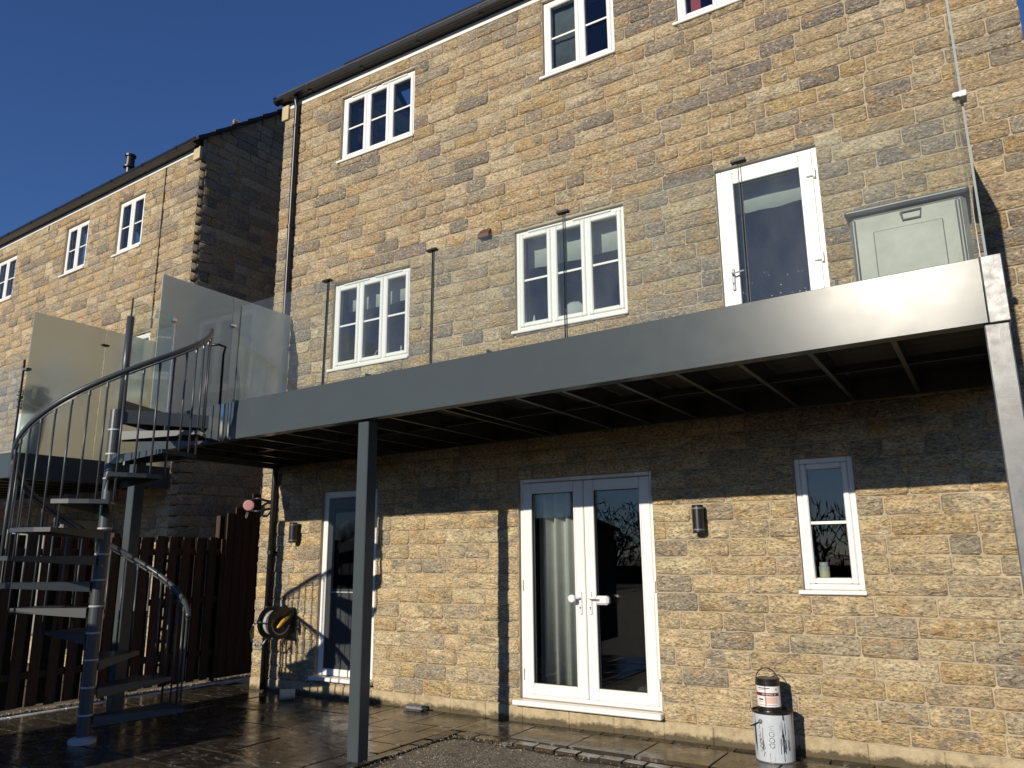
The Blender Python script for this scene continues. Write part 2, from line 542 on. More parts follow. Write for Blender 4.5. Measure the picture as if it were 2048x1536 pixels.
# main terrace left of the grit: random coursed flags
ycur = -0.02
while ycur > -4.6:
    h = rnd.choice((0.30, 0.45, 0.45, 0.60))
    x = -5.18
    while x < -1.06:
        w = rnd.choice((0.30, 0.45, 0.60, 0.60, 0.90))
        if x + w > -1.06 - 0.18: w = -1.06 - x
        slab(x + J, x + w - J, ycur - h + J, ycur - J, rnd.uniform(-0.003, 0.003), parent=patio_base)
        x += w
    ycur -= h
# strip along the wall: narrow row against the wall, wide row, then setts
x = -1.06
while x < 4.6:
    w = rnd.choice((0.20, 0.22, 0.30))
    slab(x + J, x + w - J, -0.17, -0.065, -0.004, parent=patio_base); x += w
x = -1.06
while x < 4.6:
    w = rnd.choice((0.45, 0.60, 0.60, 0.85))
    slab(x + J, x + w - J, -0.68, -0.18, rnd.uniform(-0.003, 0.003), shear=-0.03, parent=patio_base); x += w
x = -0.94
while x < 4.2:
    w = rnd.uniform(0.185, 0.215)
    slab(x + 0.008, x + w - 0.008, -0.80, -0.693, rnd.uniform(-0.006, 0.004), shear=-0.085, parent=patio_base, name='sett', t=0.05); x += w
y = -0.70
while y > -4.4:
    w = rnd.uniform(0.185, 0.215)
    slab(-1.052, -0.945, y - w + 0.008, y - 0.008, rnd.uniform(-0.006, 0.004), parent=patio_base, name='sett', t=0.05); y -= w
# pale kerb and gravel margin along the fence
y = 1.2
kerb_run = bpy.data.objects.new('kerb', None); COL.objects.link(kerb_run); kerb_run['kind'] = 'structure'; kerb_run['_o'] = (0, 0, 0)
while y > -4.6:
    w = rnd.uniform(0.42, 0.62)
    b = B(); b.box((-5.27 + rnd.uniform(-.006, .006), y - w + 0.005, -0.06), (-5.19, y - 0.005, 0.008 + rnd.uniform(-.004, .008)), 0.008)
    b.build('kerb_stone', M['kerb'], kerb_run); y -= w
b = B(); b.box((-5.75, -4.6, -0.09), (-5.28, 2.5, -0.03)); margin = struct(b, 'gravel_margin', M['gravel'])
g = B()
for k in range(1500):
    x = -5.28 - rnd.random() * 0.34; y = -3.4 + rnd.random() * 4.5
    s = rnd.uniform(0.006, 0.016); z = -0.024 + rnd.uniform(0, 0.012)
    g.tint = (1, 1, 1, 0.4)
    g.add([(x - s, y, z), (x, y - s * 0.8, z), (x + s, y, z), (x, y + s * 0.8, z), (x, y, z + s * 0.8), (x, y, z - s)],
          [(0, 1, 4), (1, 2, 4), (2, 3, 4), (3, 0, 4), (1, 0, 5), (2, 1, 5), (3, 2, 5), (0, 3, 5)])
pebbles2 = struct(g, 'margin_pebbles', M['pebble'], 'stuff')

# ------------------------------------------------------------------ stone walling
PAL = [((0.585, 0.45, 0.262), 44), ((0.66, 0.54, 0.34), 17), ((0.30, 0.258, 0.205), 12), ((0.45, 0.375, 0.262), 17), ((0.55, 0.395, 0.195), 10)]
def pick():
    t = rnd.uniform(0, 100); a = 0
    for c, w in PAL:
        a += w
        if t <= a: break
    k = rnd.uniform(0.88, 1.12)
    return tuple(min(0.75, x * k * rnd.uniform(0.985, 1.015)) for x in c)

def stone_rects(x0, x1, z0, z1, openings, ch=0.1515, j=0.010, lim=None):
    """rows of stones over a wall face, cut round the openings"""
    out = []
    nrow = max(1, round((z1 - z0) / ch)); ch = (z1 - z0) / nrow
    for r_ in range(nrow):
        a, b_ = z0 + r_ * ch, z0 + (r_ + 1) * ch
        cuts = sorted({x0, x1} | {e for o in openings if o[2] < b_ and o[3] > a for e in (o[0], o[1]) if x0 < e < x1})
        spans = []
        for i in range(len(cuts) - 1):
            l, rr = cuts[i], cuts[i + 1]; mid = (l + rr) / 2
            za, zb = a, b_; blocked = False
            for o in openings:
                if o[0] < mid < o[1] and o[2] < b_ and o[3] > a:
                    if o[2] <= a + 0.04 and o[3] >= b_ - 0.04: blocked = True
                    elif o[2] > a + 0.04: zb = min(zb, o[2])
                    else: za = max(za, o[3])
            if not blocked: spans.append((l, rr, za, zb))
        for (l, rr, za, zb) in spans:
            x = l
            first = True
            while x < rr - 0.02:
                w = rnd.choice((0.22, 0.27, 0.32, 0.36, 0.40, 0.45, 0.50, 0.56)) * rnd.uniform(0.92, 1.08)
                if first: w *= rnd.uniform(0.5, 1.0); first = False
                if rr - (x + w) < 0.15: w = rr - x
                if w > 0.62: w = w / 2
                if lim is None or lim(x + w / 2, zb):
                    out.append((x + j / 2, x + w - j / 2, za + j / 2, zb - j / 2))
                x += w
    return out

def stone_geo(b, x0, x1, z0, z1, y, edge=None, lift=1.0, flat=False):
    """one rock-faced stone; edge: 'l' or 'r' when it turns a corner"""
    c = pick()
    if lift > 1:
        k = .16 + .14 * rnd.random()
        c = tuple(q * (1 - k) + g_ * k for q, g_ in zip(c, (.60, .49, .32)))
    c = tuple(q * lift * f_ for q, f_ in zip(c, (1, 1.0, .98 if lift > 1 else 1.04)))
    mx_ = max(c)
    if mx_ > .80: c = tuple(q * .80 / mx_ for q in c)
    b.tint = (*c, rnd.random())
    nx = 6 if x1 - x0 > 0.3 else 5
    ew = 0.014 / (x1 - x0)
    us = [0.0] + [ew + (1 - 2 * ew) * i / (nx - 3) for i in range(nx - 2)] + [1.0]
    ws = [0.0, 0.12, 0.88, 1.0]
    pr = rnd.uniform(0.004, 0.013) * (0.45 if flat else 1)
    tilt = rnd.uniform(-0.006, 0.006)
    vv = []
    n = len(us); m = len(ws)
    for j_, w in enumerate(ws):
        for i, u in enumerate(us):
            rim = i in (0, n - 1) or j_ in (0, m - 1)
            cor = i in (0, n - 1) and j_ in (0, m - 1)
            x = x0 + (x1 - x0) * u; z = z0 + (z1 - z0) * w
            if cor:
                x += (0.010 if i == 0 else -0.010) * rnd.uniform(.2, 1.9); z += (0.007 if j_ == 0 else -0.007) * rnd.uniform(.2, 1.9)
            elif rim:
                x += rnd.uniform(-0.003, 0.003) if j_ in (0, m - 1) else rnd.uniform(-0.002, 0.002)
                z += rnd.uniform(-0.005, 0.004)
            else:
                x += rnd.uniform(-0.02, 0.02) * (x1 - x0) * (0.3 if i in (1, n - 2) else 2.5); z += rnd.uniform(-0.006, 0.006)
            yy = y - (0.002 if rim else pr + rnd.uniform(-0.007, 0.009) * (0.3 if flat else 1)) - (w - 0.5) * tilt
            if edge == 'l' and i == 0: x -= rnd.uniform(0.0, 0.022); yy += 0.0
            if edge == 'r' and i == n - 1: x += rnd.uniform(0.0, 0.010)
            vv.append((x, yy, z))
    F = []
    for j_ in range(m - 1):
        for i in range(n - 1):
            F.append((j_ * n + i, j_ * n + i + 1, (j_ + 1) * n + i + 1, (j_ + 1) * n + i))
    ring = [i for i in range(n)] + [j_ * n + n - 1 for j_ in range(1, m)] + [(m - 1) * n + i for i in range(n - 2, -1, -1)] + [j_ * n for j_ in range(m - 2, 0, -1)]
    k0 = len(vv)
    dep = 0.10 if edge else 0.022
    for i in ring:
        p = vv[i]; vv.append((p[0], y + dep, p[2]))
    L = len(ring)
    for i in range(L):
        i2 = (i + 1) % L
        F.append((ring[i2], ring[i], k0 + i, k0 + i2))
    b.add(vv, F)

def proj_size(p):
    d = p - CAM
    z = d.dot(CF)
    if z < 0.2: return 0
    u, v = FPX * d.dot(CR) / z, FPX * d.dot(CU) / z
    if abs(u) > 1050 or abs(v) > 800: return 0
    return 1 / z ** 2

def storey_lift(r_):
    return 1.26 if r_[3] < 2.7 else 0.98        # stones of the ground storey tinted lighter and yellower

def lay(root, rects, y, to_world, xl, xr, seen=None, geo_map=None, limit=300):
    """the stones that show largest become parts, the rest one joined part"""
    sc = []
    for r_ in rects:
        p = to_world(Vector(((r_[0] + r_[1]) / 2, y, (r_[2] + r_[3]) / 2)))
        s = proj_size(p) * (r_[1] - r_[0])
        if s and seen and not seen(r_): s *= 0.05
        sc.append((s, r_))
    sc.sort(key=lambda t: -t[0])
    rest = B()
    for k, (s, r_) in enumerate(sc):
        e = 'l' if xl is not None and r_[0] < xl + 0.03 else ('r' if xr is not None and r_[1] > xr - 0.03 else None)
        if k < limit and s > 0:
            b = B(); stone_geo(b, *r_, y, e, storey_lift(r_))
            if geo_map: b.map(geo_map)
            ob = b.build('stone', M['stone'], root, smooth=True)
        else:
            stone_geo(rest, *r_, y, e, storey_lift(r_))
    if rest.v:
        if geo_map: rest.map(geo_map)
        o = rest.build('walling_stones', M['stone'], root, smooth=True); o['kind'] = 'stuff'

def backing(b, x0, x1, z0, z1, y0, y1, openings):
    """wall sheet of thickness y0..y1 with openings and their reveals"""
    xs = sorted({x0, x1} | {e for o in openings for e in (o[0], o[1])})
    zs = sorted({z0, z1} | {e for o in openings for e in (o[2], o[3])})
    for i in range(len(xs) - 1):
        for k in range(len(zs) - 1):
            mx, mz = (xs[i] + xs[i + 1]) / 2, (zs[k] + zs[k + 1]) / 2
            if any(o[0] < mx < o[1] and o[2] < mz < o[3] for o in openings): continue
            a, c, d, e = xs[i], xs[i + 1], zs[k], zs[k + 1]
            b.add([(a, y0, d), (c, y0, d), (c, y0, e), (a, y0, e)], [(0, 1, 2, 3)])
            b.add([(a, y1, d), (c, y1, d), (c, y1, e), (a, y1, e)], [(3, 2, 1, 0)])
    for (a, c, d, e) in openings:
        b.add([(a, y0, d), (a, y1, d), (a, y1, e), (a, y0, e)], [(0, 1, 2, 3)])
        b.add([(c, y0, d), (c, y1, d), (c, y1, e), (c, y0, e)], [(3, 2, 1, 0)])
        b.add([(a, y0, d), (c, y0, d), (c, y1, d), (a, y1, d)], [(0, 1, 2, 3)])
        b.add([(a, y0, e), (c, y0, e), (c, y1, e), (a, y1, e)], [(3, 2, 1, 0)])

def frame_rect(b, x0, x1, z0, z1, w, y0, y1, bev=0.006):
    b.box((x0, y0, z0), (x0 + w, y1, z1), bev); b.box((x1 - w, y0, z0), (x1, y1, z1), bev)
    b.box((x0 + w, y0 + .001, z0), (x1 - w, y1, z0 + w), bev); b.box((x0 + w, y0 + .001, z1 - w), (x1 - w, y1, z1), bev)

def window(root, x0, x1, z0, z1, lights, vents=True, bars=True, sill=True, fixed=()):
    """white window: frame > sashes, panes, glazing bars, sill. lights: share of the width per light"""
    b = B(); frame_rect(b, x0, x1, z0, z1, 0.045, 0.0, 0.07)
    tot = sum(lights); xs = [x0 + 0.045]
    iw = (x1 - x0 - 0.09)
    for l in lights: xs.append(xs[-1] + iw * l / tot)
    for x in xs[1:-1]: b.box((x - 0.016, 0.002, z0 + .04), (x + 0.016, 0.07, z1 - .04), 0.004)
    fr = b.build('window', M['upvc'], root)
    for i in range(len(lights)):
        a = xs[i] + (0.014 if i else 0.0); c = xs[i + 1] - (0.014 if i < len(lights) - 1 else 0.0)
        ins = 0.048
        b = B(); frame_rect(b, a, c, z0 + 0.045, z1 - 0.045, ins, -0.012, 0.06, 0.010); b.build('sash', M['upvc'], fr)
        pa, pc, pz0, pz1 = a + ins, c - ins, z0 + 0.045 + ins, z1 - 0.045 - ins
        b = B(); b.box((pa - .004, 0.022, pz0 - .004), (pc + .004, 0.040, pz1 + .004)); b.build('pane', M['pane'], fr)
        if bars:
            zm = (pz0 + pz1) / 2
            b = B(); b.box((pa, 0.010, zm - 0.012), (pc, 0.0215, zm + 0.012), 0.003); b.build('glazing_bar', M['upvc'], fr)
    if vents and len(lights) > 1:
        for q in ((0.12, 0.46), (0.54, 0.88)):
            a, c = x0 + (x1 - x0) * q[0], x0 + (x1 - x0) * q[1]
            b = B(); b.box((a, -0.014, z1 - 0.032), (c, 0.0, z1 - 0.014), 0.003); b.build('trickle_vent', M['upvc'], fr)
    if sill:
        b = B(); b.box((x0 - 0.035, -0.075, z0 - 0.034), (x1 + 0.015, 0.03, z0 - 0.001), 0.006); b.build('sill', M['upvc'], fr)
    return fr

EAVE = 7.76
WX0, WX1 = -4.53, 4.02
house = thing('stone_house', 'nearest house of buff rock-faced stone behind the balcony, with white windows and doors', 'house')
W = {'W1': (-3.426, -2.179, 6.644, 7.587), 'W2': (-0.33, 0.543, 6.754, 7.727), 'W3': (-3.435, -2.188, 3.808, 4.924), 'W4': (-0.729, 0.56, 3.858, 4.996),
     'D2': (1.498, 2.41, 2.93, 5.078), 'FD': (-0.717, 0.717, 0.20, 2.29), 'SW': (1.975, 2.434, 1.242, 2.302), 'W5': (1.23, 2.47, 6.80, 7.727), 'BD': (-3.467, -2.595, 0.225, 2.30)}
ops = [(a, c, d, e) for (a, c, d, e) in W.values()]
b = B(); backing(b, WX0, WX1, -0.05, EAVE, -0.0375, 0.28, ops)
b.box((WX0, 0.285, -0.05), (WX0 + 0.3, 7.5, EAVE)); b.box((WX1 - 0.3, 0.285, -0.05), (WX1, 7.5, EAVE)); b.box((WX0, 7.2, -0.05), (WX1, 7.5, EAVE))
b.build('wall', M['mortar'], house)
rects = stone_rects(WX0, WX1, 0.135, EAVE, ops)
def seen_main(r_):
    zc = (r_[2] + r_[3]) / 2
    return not (2.55 < zc < 3.15)
lay(house, rects, -0.040, lambda p: p, WX0, WX1, seen_main)
b = B()
xx = WX0 - 0.01
while xx < WX1:
    w = rnd.uniform(0.4, 0.7); x2 = min(WX1, xx + w)
    b.box((xx, -0.048 - rnd.uniform(0, 0.006), -0.06), (x2, -0.02, 0.130), 0.006); xx = x2 + 0.001
pl = b.build('plinth', M['plinth'], house)
pl['kind'] = 'stuff'
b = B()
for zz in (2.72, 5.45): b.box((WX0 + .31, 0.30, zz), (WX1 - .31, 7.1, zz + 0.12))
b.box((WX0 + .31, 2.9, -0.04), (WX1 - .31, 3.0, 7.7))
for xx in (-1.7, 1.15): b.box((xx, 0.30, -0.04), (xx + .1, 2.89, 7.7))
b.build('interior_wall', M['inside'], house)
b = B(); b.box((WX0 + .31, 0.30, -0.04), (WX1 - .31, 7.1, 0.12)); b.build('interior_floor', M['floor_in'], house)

window(house, *W['W1'], (1, 1, 1)); window(house, *W['W2'], (1, 0.9), vents=False)
window(house, *W['W3'], (1, 1, 1)); window(house, *W['W4'], (1, 1.02, 1)); window(house, *W['W5'], (1, 1, 1))
window(house, *W['SW'], (1,), vents=False)

def glazed_leaf(root, x0, x1, z0, z1, fw, name='door', yf=-0.010):
    b = B(); frame_rect(b, x0, x1, z0, z1, fw, yf, 0.06, 0.009)
    d = b.build(name, M['upvc'], root)
    i = fw - 0.018
    b = B(); frame_rect(b, x0 + i, x1 - i, z0 + i, z1 - i, 0.02, yf - 0.006, 0.0, 0.006); b.build('glazing_bead', M['upvc'], d)
    b = B(); b.box((x0 + fw - .004, 0.022, z0 + fw - .004), (x1 - fw + .004, 0.04, z1 - fw + .004)); b.build('pane', M['pane'], d)
    b = B(); frame_rect(b, x0 + fw, x1 - fw, z0 + fw, z1 - fw, 0.006, 0.004, 0.021, 0); b.build('seal', M['seal'], d)
    return d

def lever(d, x, z, direction, col, y0=-0.016):
    b = B(); b.box((x - 0.014, y0 - 0.012, z - 0.15), (x + 0.014, y0 + 0.004, z + 0.06), 0.005); b.build('handle_plate', M[col], d)
    b = B(); b.tube([(x, y0 - .010, z), (x, y0 - .045, z), (x + direction * .02, y0 - .052, z), (x + direction * .11, y0 - .050, z + 0.004)], 0.009, 8)
    b.build('handle', M[col], d, smooth=True)
    b = B(); b.lathe([(0.0065, 0), (0.0065, 0.004)], (x, y0 - 0.0165, z - 0.085), 'y', 10); b.box((x - 0.0028, y0 - 0.0165, z - 0.103), (x + 0.0028, y0 - 0.0125, z - 0.088)); b.build('keyhole', M['seal'], d)

# french doors
x0, x1, z0, z1 = W['FD']
b = B(); frame_rect(b, x0, x1, z0, z1, 0.038, 0.0, 0.07)
fd = b.build('french_door_frame', M['upvc'], house)
dl = glazed_leaf(fd, x0 + .034, -0.003, z0 + .036, z1 - .045, 0.105, 'door_leaf')
dr = glazed_leaf(fd, 0.003, x1 - .034, z0 + .036, z1 - .045, 0.105, 'door_leaf')
b = B(); b.box((x0 - 0.04, -0.13, z0 - 0.05), (x1 + 0.02, 0.03, z0 - 0.002), 0.008); b.build('door_sill', M['upvc'], fd)
for q in ((0.12, 0.40), (0.58, 0.88)):
    b = B(); b.box((x0 + (x1 - x0) * q[0], -0.012, z1 - .028), (x0 + (x1 - x0) * q[1], 0.0, z1 - .012), .003); b.build('trickle_vent', M['upvc'], fd)
for zz in (0.42, 1.25, 2.10):
    for xx, s in ((x0 + .026, 1), (x1 - .026, 1)):
        b = B(); b.lathe([(0.008, -.05), (0.008, .05)], (xx, -0.014, zz), 'z', 8); b.build('hinge', M['upvc'], fd)
lever(fd, -0.052, 1.14, -1, 'white'); lever(fd, 0.052, 1.14, 1, 'white')

# balcony door
x0, x1, z0, z1 = W['D2']
b = B(); frame_rect(b, x0, x1, z0, z1, 0.05, 0.0, 0.07)
bd = b.build('balcony_door_frame', M['upvc'], house)
glazed_leaf(bd, x0 + .044, x1 - .044, z0 + .05, z1 - .05, 0.115, 'door_leaf', -0.012)
lever(bd, x0 + 0.105, 4.02, 1, 'ring', -0.020)
for zz in (3.25, 4.03, 4.82):
    b = B(); b.box((x1 - .105, -0.034, zz - .03), (x1 - .035, -0.012, zz + .03), .008); b.lathe([(0.011, -.045), (0.011, .045)], (x1 - .034, -0.022, zz), 'z', 10); b.build('hinge', M['upvc'], bd)

b = B()
for k in range(150):
    x = x0 + .17 + rnd.random() * .56; z = 3.02 + rnd.random() ** 2.2 * 1.0; s_ = rnd.uniform(.0015, .0045)
    b.add([(x - s_, .0205, z), (x, .0205, z - s_), (x + s_, .0205, z), (x, .0205, z + s_)], [(0, 1, 2, 3)])
o = b.build('dried_drops', M['white'], bd); o['kind'] = 'stuff'
# dark back door in a white frame
x0, x1, z0, z1 = W['BD']
b = B(); frame_rect(b, x0, x1, z0, z1, 0.075, 0.0, 0.08)
kd = b.build('back_door_frame', M['upvc'], house)
b = B(); b.box((x0 + .076, 0.014, z0 + .076), (x1 - .076, 0.058, z1 - .076), .004)
lf = b.build('door_leaf', M['dark_door'], kd)
gx0, gx1, gz0, gz1 = x0 + .19, x1 - .19, 1.18, 2.05
b = B(); frame_rect(b, gx0 - .03, gx1 + .03, gz0 - .03, gz1 + .03, .03, 0.002, .0135, .004); b.build('glazing_bead', M['dark_door'], kd)
b = B(); b.box((gx0, 0.006, gz0), (gx1, 0.0132, gz1)); b.build('pane', simple('dark_pane', (0.006, 0.006, 0.007), 0.04), kd)
b = B(); b.box((gx0 - .03, 0.0, 1.135), (gx1 + .03, 0.010, 1.149), .003); b.build('weather_bar', M['ring'], kd)
for (pa, pc) in ((x0 + .16, (x0 + x1) / 2 - .03), ((x0 + x1) / 2 + .03, x1 - .16)):
    b = B(); frame_rect(b, pa, pc, .42, 1.06, .022, 0.005, .0135, .005); b.build('panel', M['dark_door'], kd)
b = B(); b.box((x0 - .03, -.12, z0 - .045), (x1 + .02, .03, z0 - .002), .008); b.build('door_sill', M['upvc'], kd)
lever(kd, x1 - .115, 1.16, -1, 'chrome', .008)

# eaves, gutter, pipe, roof
b = B(); b.box((WX0 - .02, -0.052, EAVE - 0.005), (WX1, -0.02, EAVE + 0.085), .003); b.build('fascia_board', M['upvc'], house)
b = B(); b.box((WX0 - .05, -0.20, EAVE + 0.088), (WX1, -0.02, EAVE + 0.10)); b.box((WX0 - 0.02, -0.048, EAVE + 0.101), (WX1, -0.02, EAVE + 0.16)); b.build('soffit_board', M['black'], house)
def gutter(b, x0, x1, y, z, r=0.062):
    n = 12; vv = []
    for xx in (x0, x1):
        for k in range(n + 1):
            a = math.pi + math.pi * k / n
            vv.append((xx, y + r * math.cos(a), z + r * math.sin(a)))
        for k in range(n, -1, -1):
            a = math.pi + math.pi * k / n
            vv.append((xx, y + (r - .006) * math.cos(a), z + (r - .006) * math.sin(a)))
    L = 2 * (n + 1)
    F = [(i, (i + 1) % L, L + (i + 1) % L, L + i) for i in range(L)] + [tuple(range(L - 1, -1, -1)), tuple(range(L, 2 * L))]
    b.add(vv, F)
GY, GZ = -0.125, EAVE + 0.145
b = B(); gutter(b, WX0 - 0.11, WX1 + .05, GY, GZ)
b.lathe([(0.063, 0), (0.063, 0.006)], (WX0 - 0.116, GY, GZ), 'x', 16)
gut = b.build('gutter', M['black'], house, smooth=False)
for k in range(9):
    xx = WX0 + 0.55 + k * 0.95
    b = B(); gutter(b, xx, xx + .045, GY, GZ, .070); b.build('gutter_bracket', M['black'], gut)
b = B(); b.tube([(-4.235, GY, GZ - .05), (-4.235, GY, GZ - .13), (-4.235, -0.10, GZ - .22), (-4.235, -0.10, 5.0), (-4.245, -0.10, 2.6), (-4.25, -0.10, 0.02)], 0.034, 14)
dp = b.build('downpipe', M['black'], house, smooth=True)
for zz in (7.4, 5.9, 4.5, 3.2, 1.6, 0.95):
    b = B(); b.lathe([(0.041, -.02), (0.041, .02)], (-4.243, -0.10, zz), 'z', 14); b.box((-4.29, -.09, zz - .012), (-4.19, -.04, zz + .012)); b.build('pipe_clip', M['black'], dp)
b = B()
sl = 0.84
y0r, z0r = -0.17, EAVE + 0.20
b.add([(WX0 - .04, y0r, z0r), (WX1 + .06, y0r, z0r), (WX1 + .06, 3.8, z0r + sl * 3.97), (WX0 - .04, 3.8, z0r + sl * 3.97),
       (WX0 - .04, y0r, z0r - .03), (WX1 + .06, y0r, z0r - .03), (WX1 + .06, 3.8, z0r + sl * 3.97 - .03), (WX0 - .04, 3.8, z0r + sl * 3.97 - .03)],
      [(0, 1, 2, 3), (7, 6, 5, 4), (0, 4, 5, 1), (0, 3, 7, 4), (1, 5, 6, 2)])
b.add([(WX0 - .04, 3.8, z0r + sl * 3.97), (WX1 + .06, 3.8, z0r + sl * 3.97), (WX1 + .06, 7.8, z0r), (WX0 - .04, 7.8, z0r)], [(0, 1, 2, 3)])
roof = b.build('roof', M['slate'], house)
b = B()
px0, px1 = -4.03, 2.9
ya, yb = 0.55, 2.3
za = z0r + sl * (ya - y0r) + .13; zb = z0r + sl * (yb - y0r) + .13
b.add([(px0, ya, za), (px1, ya, za), (px1, yb, zb), (px0, yb, zb), (px0, ya + .03, za - .06), (px1, ya + .03, za - .06), (px1, yb + .03, zb - .06), (px0, yb + .03, zb - .06)],
      [(0, 1, 2, 3), (7, 6, 5, 4), (0, 4, 5, 1), (0, 3, 7, 4), (1, 5, 6, 2), (2, 6, 7, 3)])
b.build('solar_panel', M['black'], roof)
b = B(); b.box((-1.165, -0.10, 5.005), (-1.02, -0.035, 5.02)); b.add([(-1.165, -.045, 5.12), (-1.02, -.045, 5.12), (-1.02, -.115, 5.04), (-1.165, -.115, 5.04), (-1.165, -.045, 5.0), (-1.02, -.045, 5.0), (-1.02, -.115, 5.0), (-1.165, -.115, 5.0)],
      [(0, 3, 2, 1), (3, 7, 6, 2), (0, 4, 7, 3), (1, 2, 6, 5)])
b.build('vent_cover', M['vent'], house)

M['corbel'] = simple('pale_corbel', (0.52, 0.43, 0.25), .9)
b = B(); b.box((WX0 - .03, -.085, EAVE - .17), (WX0 + .10, -.03, EAVE + .06), .006); b.build('corbel', M['corbel'], house)

# ------------------------------------------------------------------ neighbouring house
NR = R(-2.6); NP = (-6.38, -0.02, 0)
nb = thing('neighbour_house', 'second stone house further left with dark shaded gable and a short black flue', 'house', NP, rotz=NR, local=True)
nmat = Matrix.Translation(NP) @ Matrix.Rotation(NR, 4, 'Z')
NW = [(-2.29, -1.483, 6.51, 7.47), (-4.06, -3.255, 6.54, 7.47), (-6.85, -5.98, 6.53, 7.45), (-1.72, -0.93, 3.95, 4.97), (-4.3, -3.3, 3.9, 4.95)]
NX0 = -10.5
b = B(); backing(b, NX0, 0.0, -0.05, 7.70, -0.0375, 0.28, NW)
b.box((-0.3, 0.285, -0.05), (0.0, 8, 7.70)); b.box((NX0, 0.285, -0.05), (NX0 + .3, 8, 7.70)); b.box((NX0, 7.7, -0.05), (0, 8, 7.7))
b.add([(-0.02, 0.0, 7.7), (-0.02, 8.0, 7.7), (-0.02, 8.0, 7.86), (-0.02, 4.0, 11.25), (-0.02, 0.0, 7.92)], [(0, 1, 2, 3, 4)])
b.build('wall', M['mortar'], nb)
b = B(); b.box((NX0 + .31, 1.8, 0), (-.31, 1.9, 7.6)); b.box((NX0 + .31, .3, 5.4), (-.31, 1.79, 5.5)); b.box((NX0 + .31, .3, 2.7), (-.31, 1.79, 2.8)); b.build('interior_wall', M['inside'], nb)
lay(nb, stone_rects(NX0, 0.0, 0.0, 7.70, NW), -0.040, lambda p: nmat @ p, None, 0.0, lambda r_: r_[2] > 2.9)
# gable stones: same courses, turned to face +x
gr = stone_rects(0.05, 7.6, 0.0, 10.8, [], lim=lambda x, z: z < 7.93 + 0.83 * min(x, 8 - x))
b = B()
for r_ in gr:
    if r_[0] < 4.2: stone_geo(b, *r_, -0.001, None, 1.0, True)
b.map(lambda x, y, z: (-y, x, z))
o = b.build('gable_stones', M['stone'], nb, smooth=True); o['kind'] = 'stuff'
for k, w_ in enumerate(NW[:3]): window(nb, *w_, (1, 1), vents=False)
for w_ in NW[3:]: window(nb, *w_, (1, 1), vents=False)
b = B(); b.box((NX0, -0.052, 7.70), (0.0, -0.02, 7.775), .003); b.build('fascia_board', M['upvc'], nb)
b = B(); b.box((-.13, -.085, 7.56), (.03, -.03, 7.76), .006); b.build('corbel', M['corbel'], nb)
b = B(); gutter(b, NX0, 0.04, -0.125, 7.87); ng = b.build('gutter', M['black'], nb)
for k in range(9):
    b = B(); gutter(b, -0.5 - k * .95, -0.455 - k * .95, -0.125, 7.87, .070); b.build('gutter_bracket', M['black'], ng)
b = B(); b.box((NX0, -0.20, 7.778), (0.0, -0.02, 7.79)); b.build('soffit_board', M['black'], nb)
# verge of overlapping tiles along the gable
b = B()
b.add([(NX0, -.17, 7.86), (.06, -.17, 7.86), (.06, 4.0, 11.32), (NX0, 4.0, 11.32), (NX0, -.17, 7.82), (.06, -.17, 7.82), (.06, 4.0, 11.28), (NX0, 4.0, 11.28)],
      [(0, 1, 2, 3), (7, 6, 5, 4), (0, 4, 5, 1), (1, 5, 6, 2), (0, 3, 7, 4)])
b.add([(NX0, 4.0, 11.32), (.06, 4.0, 11.32), (.06, 8.2, 7.86), (NX0, 8.2, 7.86)], [(0, 1, 2, 3)])
nroof = b.build('roof', M['slate'], nb)
for k in range(15):
    ya = -0.16 + k * 0.28; yb = ya + .31
    za = 7.83 + .83 * (ya + .17); zb = 7.83 + .83 * (yb + .17) - 0.02
    b = B(); b.add([(-.30, ya, za + .045), (.085, ya, za + .045), (.085, yb, zb + .03), (-.30, yb, zb + .03), (-.30, ya, za - .02), (.085, ya, za - .02), (.085, yb, zb - .02), (-.30, yb, zb - .02)],
                   [(0, 1, 2, 3), (7, 6, 5, 4), (0, 4, 5, 1), (1, 5, 6, 2), (2, 6, 7, 3), (0, 3, 7, 4)])
    b.build('verge_tile', M['slate'], nroof)
b = B(); b.lathe([(0.075, -.6), (0.075, .10), (0.12, .11), (0.12, .14), (0.09, .16), (0.085, .34), (0.11, .36), (0.11, .40), (0.05, .42)], (-4.70, 1.3, 9.36), 'z', 14)
b.build('flue', M['black'], nb)
b = B(); b.box((-0.906, -0.066, 5.0), (-0.894, -0.02, 7.69)); b.build('movement_joint', M['joint'], nb)
b = B(); b.box((-4.735, -0.066, 7.58), (-4.72, -0.02, 7.69)); b.build('movement_joint', M['joint'], nb)

# ------------------------------------------------------------------ balcony deck
def D(x, y, z):
    return (x, y - 0.0152 * (x + 1) * max(0, min(1.1, -y / 2)), z + 0.0125 * (x + 1))
def dbuild(b, name, m, parent, **k):
    b.map(D); return b.build(name, m, parent, **k)
deck = thing('balcony', 'grey steel framed balcony on posts across the nearest house with clear glass balustrade', 'balcony', (0, -1, 0))
ZB, ZT = 2.660, 3.028
b = B(); b.box((-4.26, -2.0, ZB), (3.455, -1.96, ZT), .003); b.box((-4.26, -1.962, ZB + .002), (3.455, -1.90, ZB + .012)); dbuild(b, 'fascia', M['steel'], deck)
b = B(); b.box((3.458, -2.006, ZB - .004), (3.556, -1.93, ZT + .002), .004); dbuild(b, 'end_plate', M['galv'], deck)
b = B(); b.box((-4.26, -1.958, ZB), (-4.22, -.06, ZT - .05), .003); dbuild(b, 'side_beam', M['steel'], deck)
b = B(); b.box((3.516, -1.925, ZB), (3.556, -.06, ZT - .05), .003); dbuild(b, 'side_beam', M['steel'], deck)
